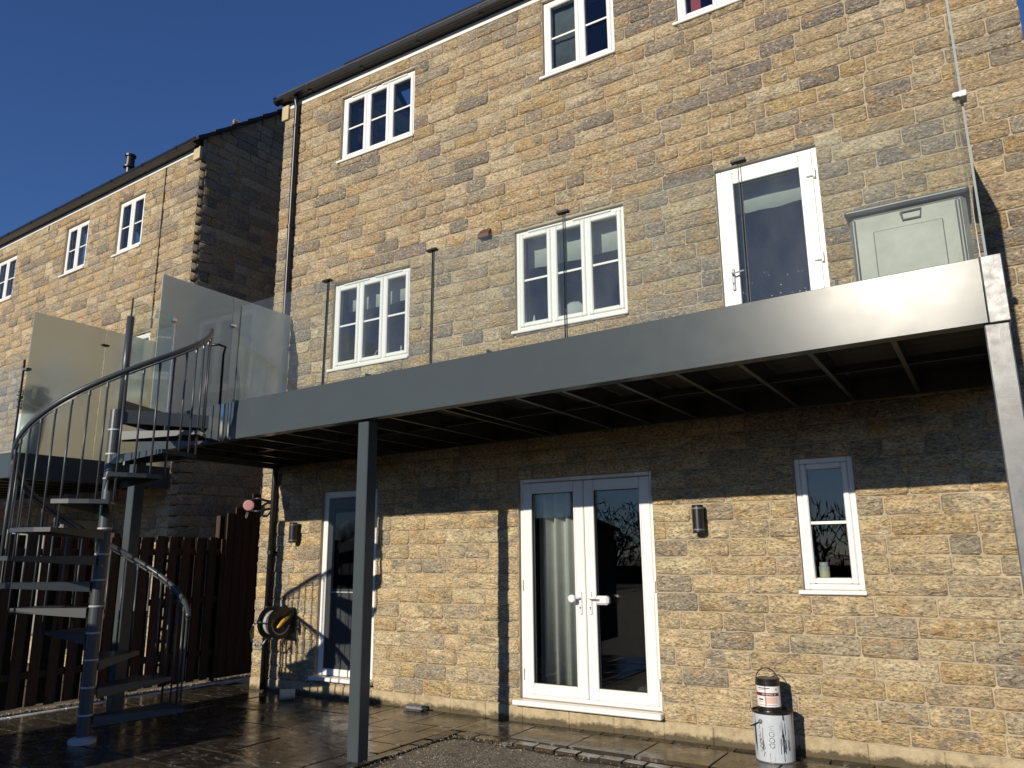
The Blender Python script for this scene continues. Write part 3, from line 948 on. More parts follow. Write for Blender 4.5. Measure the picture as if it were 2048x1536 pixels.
b = B(); b.box((-4.2, -.115, ZB + .02), (3.51, -.075, ZB + .2), .003); dbuild(b, 'wall_plate', M['joist'], deck)
for xx in (-4.0, -3.55, -3.1, -2.66, -2.22, -1.78, -1.34, -0.92, -0.36, -0.22, 0.36, 0.76, 1.20, 1.64, 2.07, 2.508, 2.976):
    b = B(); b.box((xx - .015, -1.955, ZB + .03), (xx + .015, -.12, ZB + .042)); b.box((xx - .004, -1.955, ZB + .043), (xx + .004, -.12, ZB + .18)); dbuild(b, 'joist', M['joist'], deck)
b = B(); b.box((-4.2, -1.06, ZB + .048), (3.51, -1.04, ZB + .10)); dbuild(b, 'noggin', M['joist'], deck)
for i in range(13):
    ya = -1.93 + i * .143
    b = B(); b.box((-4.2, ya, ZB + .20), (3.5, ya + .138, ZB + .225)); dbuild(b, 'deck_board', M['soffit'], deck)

def post(x0, x1, y0, y1, z1, m):
    b = B(); b.box((x0, y0, -0.02), (x1, y1, z1), .006)
    p = b.build('post', m, deck)
    return p
post(-1.130, -1.014, -1.955, -1.835, 2.655, M['steel'])
post(-4.37, -4.255, -1.955, -1.835, 2.60, M['steel'])
post(3.432, 3.548, -2.06, -1.94, 2.71, M['galv'])
# glass balustrade on the fascia
GZ0, GZ1 = ZT + .002, 4.005
gxs = [-2.76, -1.545, -0.33, 0.905, 2.215, 3.47]
for i in range(5):
    b = B(); b.box((gxs[i] + .008, -1.995, GZ0), (gxs[i + 1] - .008, -1.983, GZ1))
    b.map(lambda x, y, z: (x, y + 0.014 * (z - GZ0), z))         # the sheets lean a hair towards the house
    dbuild(b, 'glass_panel', M['balustrade'], deck)
    for xx in (gxs[i] + .008, gxs[i + 1] - .008):
        s = 0.0015
        b = B(); b.box((xx - s, -1.9965, GZ0), (xx + s, -1.9815, GZ1)); b.map(lambda x, y, z: (x, y + 0.014 * (z - GZ0), z)); dbuild(b, 'glass_edge', M['glass_edge'], deck)
for i in range(1, 5):
    b = B(); b.box((gxs[i] - .048, -2.012, GZ1 - .014), (gxs[i] + .048, -1.968, GZ1 + .004), .002); dbuild(b, 'glass_clip', M['black'] if i < 3 else M['steel'], deck)
for xx in (-2.86, -1.10, 0.17):
    b = B(); b.box((xx, -1.93, ZT - .1), (xx + .010, -1.74, ZT + .05)); b.box((xx, -1.75, ZT - .1), (xx + .10, -1.738, ZT + .03)); dbuild(b, 'bracket', M['steel'], deck)
# short pane left of the stair opening
b = B(); b.box((-4.15, -1.99, GZ0), (-3.80, -1.978, GZ1)); dbuild(b, 'glass_panel', M['balustrade'], deck)
# polished end strips where the balustrade starts
for xa, xb_, m_ in ((-2.90, -2.865, 'chrome'), (-2.845, -2.80, 'steel'), (-2.79, -2.765, 'chrome')):
    b = B(); b.box((xa, -2.012, ZB + .005), (xb_, -2.0035, ZT - .002)); dbuild(b, 'end_strip', M[m_], deck)
# frosted privacy screens at both ends
for ya, yb in ((-1.955, -0.985), (-0.97, -0.06)):
    b = B(); b.box((-4.180, ya, ZT - .01), (-4.168, yb, 4.67)); dbuild(b, 'privacy_screen', M['frosted'], deck)
b = B(); b.box((-4.21, -1.02, 4.30), (-4.14, -.935, 4.325), .003); dbuild(b, 'glass_clip', M['chrome'], deck)
b = B(); b.box((-4.21, -.10, 4.22), (-4.13, -.05, 4.245), .003); dbuild(b, 'glass_clip', M['chrome'], deck)
for ya, yb in ((-1.945, -0.985), (-0.97, -0.06)):
    b = B(); b.box((3.484, ya, ZT + .0), (3.496, yb, 4.70)); dbuild(b, 'privacy_screen', M['frosted'], deck)
b = B(); b.box((3.475, -2.02, 3.985), (3.515, -1.93, 4.02), .004); b.box((3.445, -2.02, 3.99), (3.476, -1.975, 4.02), .004); dbuild(b, 'glass_clip', M['white'], deck)

# ------------------------------------------------------------------ spiral stair
AX, AY = -3.516, -2.66
RISE = 0.2255
stair = thing('spiral_stair', 'dark grey steel spiral stair climbing to the left end of the balcony', 'spiral stair', (AX, AY, 0))
b = B(); b.lathe([(0.056, 0.02), (0.056, 2.90), (0.03, 2.905)], (AX, AY, 0), 'z', 20); col = b.build('column', M['stair'], stair, smooth=False)
b = B(); b.lathe([(0.11, 0), (0.11, .035), (0.075, .05), (0.058, .055)], (AX, AY, 0.0), 'z', 24); b.build('base_flange', M['ring'], stair)
for n in range(1, 13):
    b = B(); b.lathe([(0.0585, -.006), (0.062, -.004), (0.062, .008), (0.0585, .010)], (AX, AY, n * RISE), 'z', 20); b.build('spacer_ring', M['ring'], col)
RT = 0.79
def th(n): return 299 + 30 * (n - 9)
# one tread: wedge plate with a lipped edge, built along local +x, copied up the column
tb = B()
a0, a1 = R(-16), R(16)
top = [(0.055, -0.055), (RT * math.cos(a0), RT * math.sin(a0)), (RT * 1.0, RT * math.sin(a0) * 0.35), (RT * 1.0, RT * math.sin(a1) * 0.35), (RT * math.cos(a1), RT * math.sin(a1)), (0.055, 0.055)]
tb.prism(top, -0.006, 0.0)
def lip(p, q, d0, d1, w=0.006):
    v = Vector((q[0] - p[0], q[1] - p[1], 0)).normalized(); nn = Vector((-v.y, v.x, 0)) * w
    tb.add([(p[0], p[1], -0.0065), (q[0], q[1], -0.0065), (q[0], q[1], -d1), (p[0], p[1], -d0),
            (p[0] + nn.x, p[1] + nn.y, -0.0065), (q[0] + nn.x, q[1] + nn.y, -0.0065), (q[0] + nn.x, q[1] + nn.y, -d1), (p[0] + nn.x, p[1] + nn.y, -d0)],
           [(0, 1, 2, 3), (7, 6, 5, 4), (3, 2, 6, 7), (0, 3, 7, 4), (1, 5, 6, 2)])
dd = [0.085, 0.036, 0.036, 0.036, 0.036, 0.085]
for i in range(5): lip(top[i], top[i + 1], dd[i], dd[i + 1])
tmesh = tb.mesh('tread', M['stair'])
for n in range(1, 13):
    o = bpy.data.objects.new('tread', tmesh); COL.objects.link(o); o.parent = stair
    o.location = (0, 0, n * RISE - 0.012); o.rotation_euler = (0, 0, R(th(n) + 15))
def P(t, r, z): return (AX + r * math.cos(R(t)), AY + r * math.sin(R(t)), z)
def rail_z(t): return 0.565 + 0.00768 * t
RR = 0.765
b = B(); b.tube([P(t, RR, rail_z(t)) for t in [58 + 3.6 * i for i in range(101)]], 0.0235, 12); hr = b.build('handrail', M['stair'], stair, smooth=True)
bb = B()
ts = [62 + 3.58 * i for i in range(100)]
for i in range(len(ts) - 1):
    t0, t1 = ts[i], ts[i + 1]
    q = []
    for t in (t0, t1):
        for rr_, dz in ((RR - .004, -.034), (RR + .004, -.034), (RR + .004, -.048), (RR - .004, -.048)): q.append(P(t, rr_, rail_z(t) + dz))
    bb.add(q, [(0, 1, 5, 4), (1, 2, 6, 5), (2, 3, 7, 6), (3, 0, 4, 7)])
bb.build('flat_bar', M['stair'], hr)
k = 0
t = 64.0
while t < 419:
    n = int((t - th(1)) // 30) + 1
    n = max(1, min(12, n))
    zlow = n * RISE - 0.03
    if k % 3 == 0 and n > 1: zlow = (n - 1) * RISE - 0.03
    if k == 0: zlow = 0.0
    b = B(); b.tube([P(t, RR, zlow), P(t, RR, rail_z(t) - .045)], 0.0092, 8)
    bal = b.build('baluster', M['stair'], stair, smooth=True)
    b = B(); b.lathe([(0.0125, -.04), (0.0125, 0)], P(t, RR, rail_z(t) - .046), 'z', 8); b.build('ferrule', M['stair'], bal)
    k += 1; t += 9.95
# landing: a sector plate with a deep leading skirt
ZL = 2.905
e0, e1 = R(59), R(112)
pa = (AX + .03 * math.cos(e0), AY + .03 * math.sin(e0)); pb = (AX + .99 * math.cos(e0), AY + .99 * math.sin(e0) * .86 + .0)
pb = (AX + .79 / math.tan(R(59)) * 1.0 + 0.0, -1.86)
pb = (-3.03, -1.845); pc = (-3.78, -1.91); pd = (AX + .05 * math.cos(e1), AY + .05 * math.sin(e1))
b = B(); b.prism([pa, (-3.10, -1.968), pc, pd][::1], ZL - .02, ZL)
land = b.build('landing', M['stair'], stair)
def plank(p, q, z0, z1, w):
    v = Vector((q[0] - p[0], q[1] - p[1], 0)).normalized(); nn = Vector((-v.y, v.x, 0)) * w
    b = B(); b.prism([p, q, (q[0] + nn.x, q[1] + nn.y), (p[0] + nn.x, p[1] + nn.y)], z0, z1); return b
sk = R(59)
s0 = (AX + .045 * math.cos(sk) + .02, AY + .045 * math.sin(sk)); s1 = (-3.055, -1.895)
plank(s0, s1, ZL - .125, ZL + .003, .012).build('skirt', M['stair'], land)
plank((pd[0] - .02, pd[1] + .04), (-3.80, -1.975), ZL - .12, ZL + .105, .012).build('edge_board', M['stair'], land)
b = plank((AX - .035, AY + .06), (-3.790, -1.975), ZL + .11, 4.035, .010); gp = b.build('glass_panel', M['balustrade'], stair)
for q, wd in (((AX - .035, AY + .06), .006), ((-3.789, -1.972), .006)):
    b = B(); b.box((q[0] - wd, q[1] - .004, ZL + .11), (q[0] + wd, q[1] + .008, 4.034)); b.build('glass_edge', M['chrome'] if q[0] < -3.7 else M['glass_edge'], gp)
b = B(); b.box((-3.815, -2.01, 3.985), (-3.765, -1.95, 4.03), .004); b.build('glass_clip', M['chrome'], gp)
b = B(); b.tube([(AX + .015, AY + .03, ZL + .0), (AX + .015, AY + .03, 3.82)], 0.033, 16); b.build('newel_post', M['stair'], stair, smooth=True)
# bent guard tube at the head of the stair
tq = P(412, RR, rail_z(412) - .13)
b = B(); b.tube([tq, (tq[0] + .05, tq[1] + .06, tq[2] + .012), (tq[0] + .085, tq[1] + .115, tq[2] - .005), (-3.04, -1.90, tq[2] - .06), (-3.04, -1.90, ZL - .02)], 0.0125, 10); b.build('guard_tube', M['black'], stair, smooth=True)

# ------------------------------------------------------------------ neighbour's balcony
nd = thing('balcony', 'neighbouring balcony at the far left with a tall frosted screen on its right side', 'balcony', (-8.2, -1.1, 0))
DX = -6.40
b = B(); b.box((-14, -2.17, 2.49), (DX - .03, -2.13, 2.785), .003); b.build('fascia', M['steel'], nd)
b = B(); b.box((DX - .03, -2.168, 2.49), (DX, -.10, 2.785), .003); b.build('side_beam', M['steel'], nd)
for i in range(13):
    b = B(); b.box((-14, -2.12 + i * .155, 2.70), (DX - .032, -2.12 + i * .155 + .15, 2.73)); b.build('deck_board', M['soffit'], nd)
for i in range(9):
    b = B(); b.box((-6.9 - i * .44, -2.12, 2.52), (-6.86 - i * .44, -.1, 2.69)); b.build('joist', M['joist'], nd)
for ya, yb in ((-2.125, -1.21), (-1.195, -0.10)):
    b = B(); b.box((DX - .022, ya, 2.787), (DX - .010, yb, 4.53)); b.build('privacy_screen', M['frosted_sheer'], nd)
b = B(); b.box((DX - .05, -1.245, 4.30), (DX + .015, -1.16, 4.325), .003); b.build('glass_clip', M['black'], nd)
b = B(); b.box((-6.46, -2.165, 3.78), (-6.36, -2.10, 3.81), .003); b.build('glass_clip', M['galv'], nd)
b = B(); b.box((-6.455, -2.16, 2.787), (-6.437, -2.142, 3.92)); b.build('glass_post', M['black'], nd)
for xa, xb_ in ((-7.72, -6.47), (-9.0, -7.74)):
    b = B(); b.box((xa, -2.155, 2.787), (xb_, -2.143, 3.885)); b.build('glass_panel', M['balustrade'], nd)
b = B(); b.box((-8.0, -2.12, -.05), (-7.89, -2.0, 2.488), .005); b.build('post', M['steel'], nd)

plt = thing('planter', 'tall white tapered planter with a clipped green shrub on the far left balcony', 'planter', (-6.72, -1.86, 2.74))
b = B(); b.lathe([(0.10, 0), (0.145, .28), (0.165, .56), (0.150, .565), (0.13, .50)], (-6.72, -1.86, 2.735), 'z', 24); b.build('pot', M['planter'], plt, smooth=True)
b = B()
for k in range(900):
    v = Vector((rnd.gauss(0, 1), rnd.gauss(0, 1), rnd.gauss(0, 1))).normalized() * rnd.uniform(.12, .20)
    c = Vector((-6.72, -1.86, 3.50)) + v; s = rnd.uniform(.012, .022)
    u = Vector((rnd.gauss(0, 1), rnd.gauss(0, 1), rnd.gauss(0, 1))).normalized(); w = u.cross(v).normalized()
    b.add([c - u * s, c + w * s * .5, c + u * s, c - w * s * .5], [(0, 1, 2, 3)])
b.tube([(-6.72, -1.86, 3.22), (-6.72, -1.86, 3.5)], .012, 6)
sh = b.build('shrub', M['leaf'], plt); sh['kind'] = 'stuff'

# ------------------------------------------------------------------ fence of hit-and-miss boards
fence = thing('timber_fence', 'dark brown hit-and-miss board fence along the left side of the patio', 'fence', (-5.46, -1.0, 0))
for side, xo in ((0, -5.430), (1, -5.515)):
    y = -3.9 + side * .055
    while y < 0.10:
        w = .118 if side == 0 else rnd.uniform(.160, .188)
        b = B(); b.box((xo, y, 0.03 + rnd.uniform(0, .02)), (xo + .018, y + w - .01, 1.80 + rnd.uniform(-.014, .014)), .002)
        ax, ay = rnd.uniform(-.004, .004), rnd.uniform(-.003, .003)
        b.map(lambda x_, y_, z_: (x_ + ax * z_, y_ + ay * z_, z_))
        b.build('board', M['wood'], fence); y += .19
for i, zz in enumerate((2.13, 2.215, 2.324, 2.416, 2.516, 2.60, 2.66, 2.70, 2.72, 2.74, 2.75, 2.75)):
    y = .155 + i * .132
    b = B(); b.box((-5.43 + rnd.uniform(-.002, .002), y, 0.03), (-5.408, y + .122, zz), .002); b.build('board', M['wood'], fence)
for zz in (.32, .98, 1.58):
    b = B(); b.box((-5.494, -3.9, zz), (-5.434, 2.0, zz + .075), .003); b.build('rail', M['wood'], fence)
for yy in (-3.1, -1.35, .12, 1.7):
    b = B(); b.box((-5.60, yy, -.05), (-5.52, yy + .08, 1.84 if yy < 0.1 else 2.1), .003); b.build('fence_post', M['wood'], fence)

# grey covered furniture behind the fence
b = B(); b.box((-9.4, -.75, 1.05), (-7.75, -.28, 2.02), .05); b.box((-9.45, -.8, .5), (-7.7, -.2, 1.1), .05); b.box((-7.78, -.8, 1.0), (-7.70, -.25, 2.10), .02)
single(b, 'covered_bench', M['grey_cover'], 'pale grey covered garden bench showing over the brown fence', 'bench', (-8.6, -.5, 0))
# unseen shed, added out of view to cast shade on the left patio
shed = thing('shade_shed', 'unseen timber shed added left of the camera to shade the patio', 'shed', (-4.1, -7.0, 0))
b = B(); b.box((-4.80, -7.6, -.05), (-3.15, -6.5, 2.05)); b.build('shade_shed_wall', M['wood'], shed)
b = B(); b.add([(-4.9, -7.7, 2.05), (-3.05, -7.7, 2.05), (-3.05, -6.4, 2.25), (-4.9, -6.4, 2.25), (-4.9, -7.7, 2.0), (-3.05, -7.7, 2.0), (-3.05, -6.4, 2.2), (-4.9, -6.4, 2.2)],
               [(0, 1, 2, 3), (7, 6, 5, 4), (0, 4, 5, 1), (1, 5, 6, 2), (2, 6, 7, 3), (3, 7, 4, 0)]); b.build('roof', M['slate'], shed)

# ------------------------------------------------------------------ small things on the wall
def wall_lamp(x, z, label):
    t = thing('wall_lamp', label, 'wall light', (x, -.05, z - .12), 'up and down lights on the lower wall')
    b = B(); b.lathe([(0.046, 0), (0.050, .008), (0.050, .232), (0.046, .24), (0.038, .238)], (x, -.125, z - .12), 'z', 20); b.build('lamp_body', M['black'], t, smooth=False)
    for dz in (.022, .205):
        b = B(); b.lathe([(0.0515, 0), (0.0515, .012)], (x, -.125, z - .12 + dz), 'z', 20, cap=False); b.build('lamp_ring', M['galv'], t)
    b = B(); b.box((x - .035, -.08, z - .09), (x + .035, -.045, z + .09), .004); b.build('bracket', M['black'], t)
wall_lamp(1.165, 1.83, 'grey cylinder wall light between the french doors and the slim window')
wall_lamp(-3.84, 1.83, 'grey cylinder wall light left of the dark back door')

sn = thing('floodlight', 'round pink faced black floodlight fixed beside the downpipe at the house corner', 'floodlight', (-4.50, -.1, 2.18))
fd_dir = (CAM - Vector((-4.53, -.24, 2.18))).normalized() * 1.0
fd_dir = Vector((fd_dir.x - .15, fd_dir.y, fd_dir.z - .1)).normalized()
rot = fd_dir.to_track_quat('Z', 'Y').to_matrix()
c0 = Vector((-4.53, -.24, 2.18))
b = B(); b.lathe([(0.050, -.05), (0.076, -.02), (0.076, .012), (0.068, .014)], (0, 0, 0), 'z', 24); b.map(lambda x, y, z: tuple(rot @ Vector((x, y, z)) + c0)); b.build('housing', M['black'], sn, smooth=False)
b = B(); b.lathe([(0.065, .010), (0.065, .018), (0.048, .022)], (0, 0, 0), 'z', 24); b.map(lambda x, y, z: tuple(rot @ Vector((x, y, z)) + c0)); b.build('lens', M['pink'], sn, smooth=False)
for dz in (.07, -.07):
    b = B(); b.tube([(-4.50, -.22, 2.18 + dz), (-4.42, -.19, 2.18 + dz * 1.15), (-4.36, -.13, 2.18 + dz * .8), (-4.33, -.05, 2.18 + dz * .6)], .016, 8); b.build('bracket', M['black'], sn, smooth=True)
b = B(); b.tube([(-4.55, -.24, 2.10), (-4.56, -.25, 2.04), (-4.545, -.25, 2.02), (-4.53, -.25, 2.04), (-4.53, -.24, 2.09)], .006, 6); b.build('cable', M['galv'], sn, smooth=True)

# hose reel
HC = Vector((-3.90, -.27, .80))
hrl = thing('hose_reel', 'black hose reel with grey hose and yellow crank handle on the wall by the downpipe', 'hose reel', tuple(HC))
for dx, nm in ((-.10, 'flange'), (.075, 'flange')):
    b = B()
    n = 28
    b.lathe([(0.05, 0), (0.165, 0.0), (0.182, .004), (0.182, .014), (0.165, .016), (0.05, .016)], (HC.x + dx, HC.y, HC.z), 'x', n)
    b.build(nm, M['black'], hrl)
b = B(); b.lathe([(0.075, -.09), (0.075, .08)], tuple(HC), 'x', 20); b.build('hub', M['black'], hrl)
pts = []
for i in range(0, 8 * 24):
    a = 2 * math.pi * i / 24; lay_ = (i / 24)
    pts.append((HC.x - .075 + .021 * lay_, HC.y + .128 * math.cos(a), HC.z + .128 * math.sin(a)))
b = B(); b.tube(pts, .0105, 7); b.build('hose', M['hose'], hrl, smooth=True)
b = B(); b.tube([(HC.x - .09, HC.y - .15, HC.z + .02), (HC.x - .20, HC.y - .14, HC.z - .02), (HC.x - .265, HC.y - .13, HC.z - .11), (HC.x - .245, HC.y - .12, HC.z - .20), (HC.x - .16, HC.y - .12, HC.z - .255), (HC.x - .06, HC.y - .12, HC.z - .235), (HC.x + .01, HC.y - .12, HC.z - .17)], .0095, 8)
b.build('hose_end', M['hose'], hrl, smooth=True)
b = B(); b.lathe([(0.012, 0), (0.016, .02), (0.016, .06), (0.012, .07), (0.014, .10), (0.009, .14)], (HC.x - .135, HC.y - .20, HC.z - .165), 'z', 10); b.build('hose_connector', M['yellow'], hrl)
b = B(); b.tube([(HC.x - .19, HC.y - .10, HC.z + .02), (HC.x - .09, HC.y - .19, HC.z + .015), (HC.x + .06, HC.y - .19, HC.z + .015), (HC.x + .10, HC.y - .10, HC.z + .03)], .008, 8); b.build('frame_bar', M['galv'], hrl, smooth=True)
b = B(); b.tube([(HC.x + .085, HC.y, HC.z), (HC.x + .115, HC.y, HC.z), (HC.x + .12, HC.y - .06, HC.z - .01)], .010, 8); b.build('crank', M['black'], hrl, smooth=True)
b = B()
hp = [(HC.x + .135, HC.y + .085, HC.z + .065), (HC.x + .14, HC.y + .04, HC.z + .05), (HC.x + .145, HC.y - .02, HC.z + .015), (HC.x + .15, HC.y - .075, HC.z - .03), (HC.x + .148, HC.y - .10, HC.z - .045)]
b.tube(hp, [.007, .020, .024, .020, .008], 12); b.build('crank_handle', M['yellow'], hrl, smooth=True)
b = B(); b.box((HC.x - .02, -.11, HC.z - .13), (HC.x + .09, -.042, HC.z + .16), .01); b.tube([(HC.x + .09, -.09, HC.z + .15), (HC.x + .09, HC.y, HC.z + .02), (HC.x + .09, -.09, HC.z - .10)], .012, 8)
b.tube([(HC.x - .115, -.05, HC.z + .12), (HC.x - .115, HC.y, HC.z), (HC.x - .115, -.05, HC.z - .12)], .012, 8); b.build('wall_bracket', M['black'], hrl)
b = B(); b.tube([(HC.x - .02, HC.y - .06, HC.z - .17), (HC.x - .03, HC.y - .05, HC.z - .26), (HC.x - .01, HC.y - .05, HC.z - .30), (HC.x + .015, HC.y - .05, HC.z - .26), (HC.x + .015, HC.y - .06, HC.z - .17)], .004, 6); b.build('strap', M['black'], hrl, smooth=True)

# ------------------------------------------------------------------ things behind the glass
def sheet(b, x0, x1, z0, z1, y, amp, waves, t=.004, nx=28, scallop=0.0):
    vv = []
    for k in range(2):
        for i in range(nx + 1):
            u = i / nx; x = x0 + (x1 - x0) * u
            yy = y + amp * math.sin(u * waves * 2 * math.pi) + amp * .4 * math.sin(u * waves * 5.1 + 1) + k * t
            zb = z0 + scallop * math.sin(u * 9 + 1) + scallop * .6 * math.sin(u * 23)
            vv += [(x, yy, zb), (x, yy, z1)]
    F = []
    L = 2 * (nx + 1)
    for i in range(nx):
        a = 2 * i
        F.append((a, a + 2, a + 3, a + 1)); F.append((L + a, L + a + 1, L + a + 3, L + a + 2)); F.append((a, L + a, L + a + 2, a + 2))
    b.add(vv, F)
def blind(x0, x1, z0, z1, y, label, m='cloth', sc=.008):
    b = B(); sheet(b, x0, x1, z0, z1, y, .003, 2.0, scallop=sc)
    return single(b, 'blind', M[m], label, 'blind', ((x0 + x1) / 2, y, z0), smooth=True)
blind(-3.40, -2.02, 4.60, 4.95, .20, 'white fabric blind half lowered inside the middle storey window furthest left')
blind(-0.70, 0.72, 4.62, 5.02, .20, 'white fabric blind half lowered inside the window with the grey bag on its sill')
blind(1.50, 2.55, 4.70, 5.06, .22, 'white fabric blind inside the top of the glazed balcony door')
blind(-0.32, 0.10, 6.76, 7.72, .085, 'dull grey net blind filling the left light of the two-light top window', 'net', 0)
b = B(); sheet(b, -0.66, -0.24, .24, 2.24, .27, .045, 3.4, nx=70)
single(b, 'curtain', M['curtain'], 'pale curtain drawn back behind the left french door', 'curtain', (-.43, .26, .24), smooth=True)
b = B(); sheet(b, 0.50, 0.74, .24, 2.24, .22, .028, 2.2, nx=48)
single(b, 'curtain', M['curtain'], 'pale patterned curtain edge behind the right french door', 'curtain', (.64, .22, .24), smooth=True)
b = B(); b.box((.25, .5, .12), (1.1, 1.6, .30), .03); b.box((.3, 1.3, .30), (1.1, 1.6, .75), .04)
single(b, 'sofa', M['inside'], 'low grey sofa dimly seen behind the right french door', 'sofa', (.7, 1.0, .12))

jar = thing('glass_jar', 'small lidded glass jar with cream filling on the slim window sill', 'jar', (2.115, .14, 1.335))
b = B(); b.lathe([(0.038, 0), (0.042, .006), (0.042, .055), (0.036, .06)], (2.115, .14, 1.335), 'z', 18); b.build('filling', simple('cream_wax', (0.55, 0.52, 0.36), .5), jar)
b = B(); b.lathe([(0.043, 0.056), (0.043, .082), (0.034, .092), (0.034, .118), (0.03, .122)], (2.115, .14, 1.335), 'z', 18); b.build('glass_neck', M['ring'], jar)
b = B(); b.box((1.98, .071, 1.30), (2.43, .28, 1.334)); b.build('window_board', M['upvc'], house)
b = B(); b.box((-.72, .071, 3.90), (.55, .28, 3.944)); b.build('window_board', M['upvc'], house)
b = B(); b.box((-3.43, .071, 3.86), (-2.19, .28, 3.894)); b.build('window_board', M['upvc'], house)
bt = B(); bt.lathe([(0.022, 0), (0.024, .03), (0.012, .07), (0.008, .10), (0.004, .115)], (-.585, .12, 3.945), 'z', 12)
single(bt, 'bottle', M['white'], 'small white bottle on the sill left of the grey bag', 'bottle', (-.585, .12, 3.945), smooth=True)
bt = B(); bt.lathe([(0.010, 0), (0.011, .09), (0.005, .11)], (-2.43, .12, 3.895), 'z', 10)
single(bt, 'bottle', M['white'], 'slim white bottle on the sill of the middle storey window furthest left', 'bottle', (-2.43, .12, 3.895), smooth=True)
bt = B(); bt.tube([(-2.79 + .055 * math.cos(a), .12, 3.945 + .055 * math.sin(a)) for a in [math.pi * 2 * i / 9 for i in range(10)]], .005, 6)  # outline of a reflection in the pane, modelled as a white tube
single(bt, 'ring_reflection', M['white'], 'white ring standing in for a reflection in the window glass', 'reflection', (-2.79, .12, 3.89))
# crumpled grey bag
b = B()
nu, nv = 16, 8
vv = []
for j in range(nv + 1):
    for i in range(nu):
        a = 2 * math.pi * i / nu; h = j / nv
        r_ = .115 * math.sin(math.pi * (0.12 + .80 * h)) ** .6 * (1 + .16 * math.sin(3 * a + 2 * h) + .10 * math.sin(7 * a + 5 * h))
        vv.append((-.13 + r_ * math.cos(a), .18 + .6 * r_ * math.sin(a), 3.945 + .19 * h))
F = [(j * nu + i, j * nu + (i + 1) % nu, (j + 1) * nu + (i + 1) % nu, (j + 1) * nu + i) for j in range(nv) for i in range(nu)]
b.add(vv, F + [tuple(range(nu - 1, -1, -1)), tuple(nv * nu + i for i in range(nu))])
single(b, 'bag', M['curtain'], 'crumpled pale grey bag behind the middle light of the window', 'bag', (-.13, .18, 3.945), smooth=True)
b = B(); b.box((1.36, .055, 6.90), (1.46, .060, 7.15)); red = single(b, 'window_card', simple('red_card', (0.35, 0.03, 0.04), .6), 'red card stuck in the top right window', 'card', (1.41, .057, 6.9))

# white lock covers hung on the french door levers
lc = B(); lc.box((.135, -.105, 1.085), (.270, -.035, 1.165), .02); lc.cur = 1; lc.box((.145, -.1075, 1.117), (.185, -.1045, 1.137))
single(lc, 'handle_guard', [M['white'], M['galv']], 'white plastic box with a grey slot hanging on the right french door handle', 'lock cover', (.2, -.07, 1.09))
lc = B(); lc.lathe([(0.030, 0), (0.036, .008), (0.036, .03), (0.028, .038)], (-.108, -.105, 1.135), 'y', 20)
single(lc, 'handle_guard', M['white'], 'round white plastic cover on the left french door handle', 'lock cover', (-.108, -.09, 1.1))

# ------------------------------------------------------------------ storage box and pole on the balcony
BX = M['box'] = simple('grey_plastic', (0.255, 0.245, 0.225), .42, var=.25, scale=5, bmp=.08, bscale=40)
M['lid'] = simple('grey_lid', (0.15, 0.15, 0.15), .4)
sb = thing('storage_box', 'grey plastic garden storage box behind the balcony glass', 'storage box', (3.11, -1.1, 3.02))
X0, X1, Y0, Y1, Z0, Z1 = 2.76, 3.45, -1.38, -.78, 2.93, 3.76
b = B(); b.box((X0, Y0, Z0), (X1, Y1, Z1), .03); bx = b.build('body', BX, sb)
b = B(); b.box((X0 - .025, Y0 - .025, Z1 + .002), (X1 + .025, Y1 + .02, Z1 + .042), .016); b.build('lid', M['lid'], sb)
for xx in (X0 + .012, X1 - .062):
    b = B(); b.box((xx, Y0 - .012, Z0), (xx + .028, Y0 + .02, Z1 - .03), .010); b.build('corner_rib', M['lid'], sb)
b = B(); b.box((X0 + .14, Y0 - .008, Z0 + .02), (X1 - .14, Y0 + .01, Z1 - .14), .006); b.build('front_panel', BX, sb)
hx = (X0 + X1) / 2 + .03
b = B(); b.tube([(hx - .06, Y0 - .006, Z1 - .045), (hx + .06, Y0 - .006, Z1 - .045), (hx + .05, Y0 - .006, Z1 - .10), (hx - .05, Y0 - .006, Z1 - .10), (hx - .06, Y0 - .006, Z1 - .045)], .008, 8); b.build('handle_recess', M['lid'], sb)
b = B(); b.tube([(2.515, -.35, 2.90), (2.50, -.30, 3.70)], .014, 10); single(b, 'pole', M['galv'], 'short grey pole standing beside the balcony door', 'pole', (2.51, -.35, 2.9), smooth=True)

# ------------------------------------------------------------------ paint tin on bucket, brush, tub
def pm(name, col, rough=.4, metal=0, drips=False):
    m, nt, p = mat(name)
    if drips:
        v = pos(nt, (26, 26, 2.2))
        n = noise(nt, v, 1.0, 3, .5, .4)
        n2 = noise(nt, pos(nt, (9, 9, 5)), 1.0, 5, .6)
        dr = N(nt, 'ShaderNodeMath', operation='MULTIPLY')
        nt.links.new(ramp(nt, n, [(0.615, 0.0), (0.635, 1.0)]), dr.inputs[0]); nt.links.new(ramp(nt, n2, [(0.45, 0.0), (0.5, 1.0)]), dr.inputs[1])
        c = mixc(nt, dr.outputs[0], col, (0.03, 0.03, 0.035))
        nt.links.new(c, p.inputs['Base Color'])
        bump(nt, p, n2, .25, .02)
    else:
        p.inputs['Base Color'].default_value = (*col, 1)
    p.inputs['Roughness'].default_value = rough; p.inputs['Metallic'].default_value = metal
    return m
M['bucket'] = pm('dented_white_tin', (0.50, 0.535, 0.57), .38, 0, True)
M['label'] = pm('paper_label', (0.76, 0.73, 0.71), .5, 0, False)
M['band'] = pm('maroon_band', (0.14, 0.018, 0.022), .5)
M['salmon'] = pm('salmon_box', (0.68, 0.45, 0.38), .5)
M['ink'] = pm('black_ink', (0.02, 0.02, 0.022), .5)
M['lidtop'] = simple('dusty_lid', (0.16, 0.14, 0.10), .6, var=.3, scale=30)

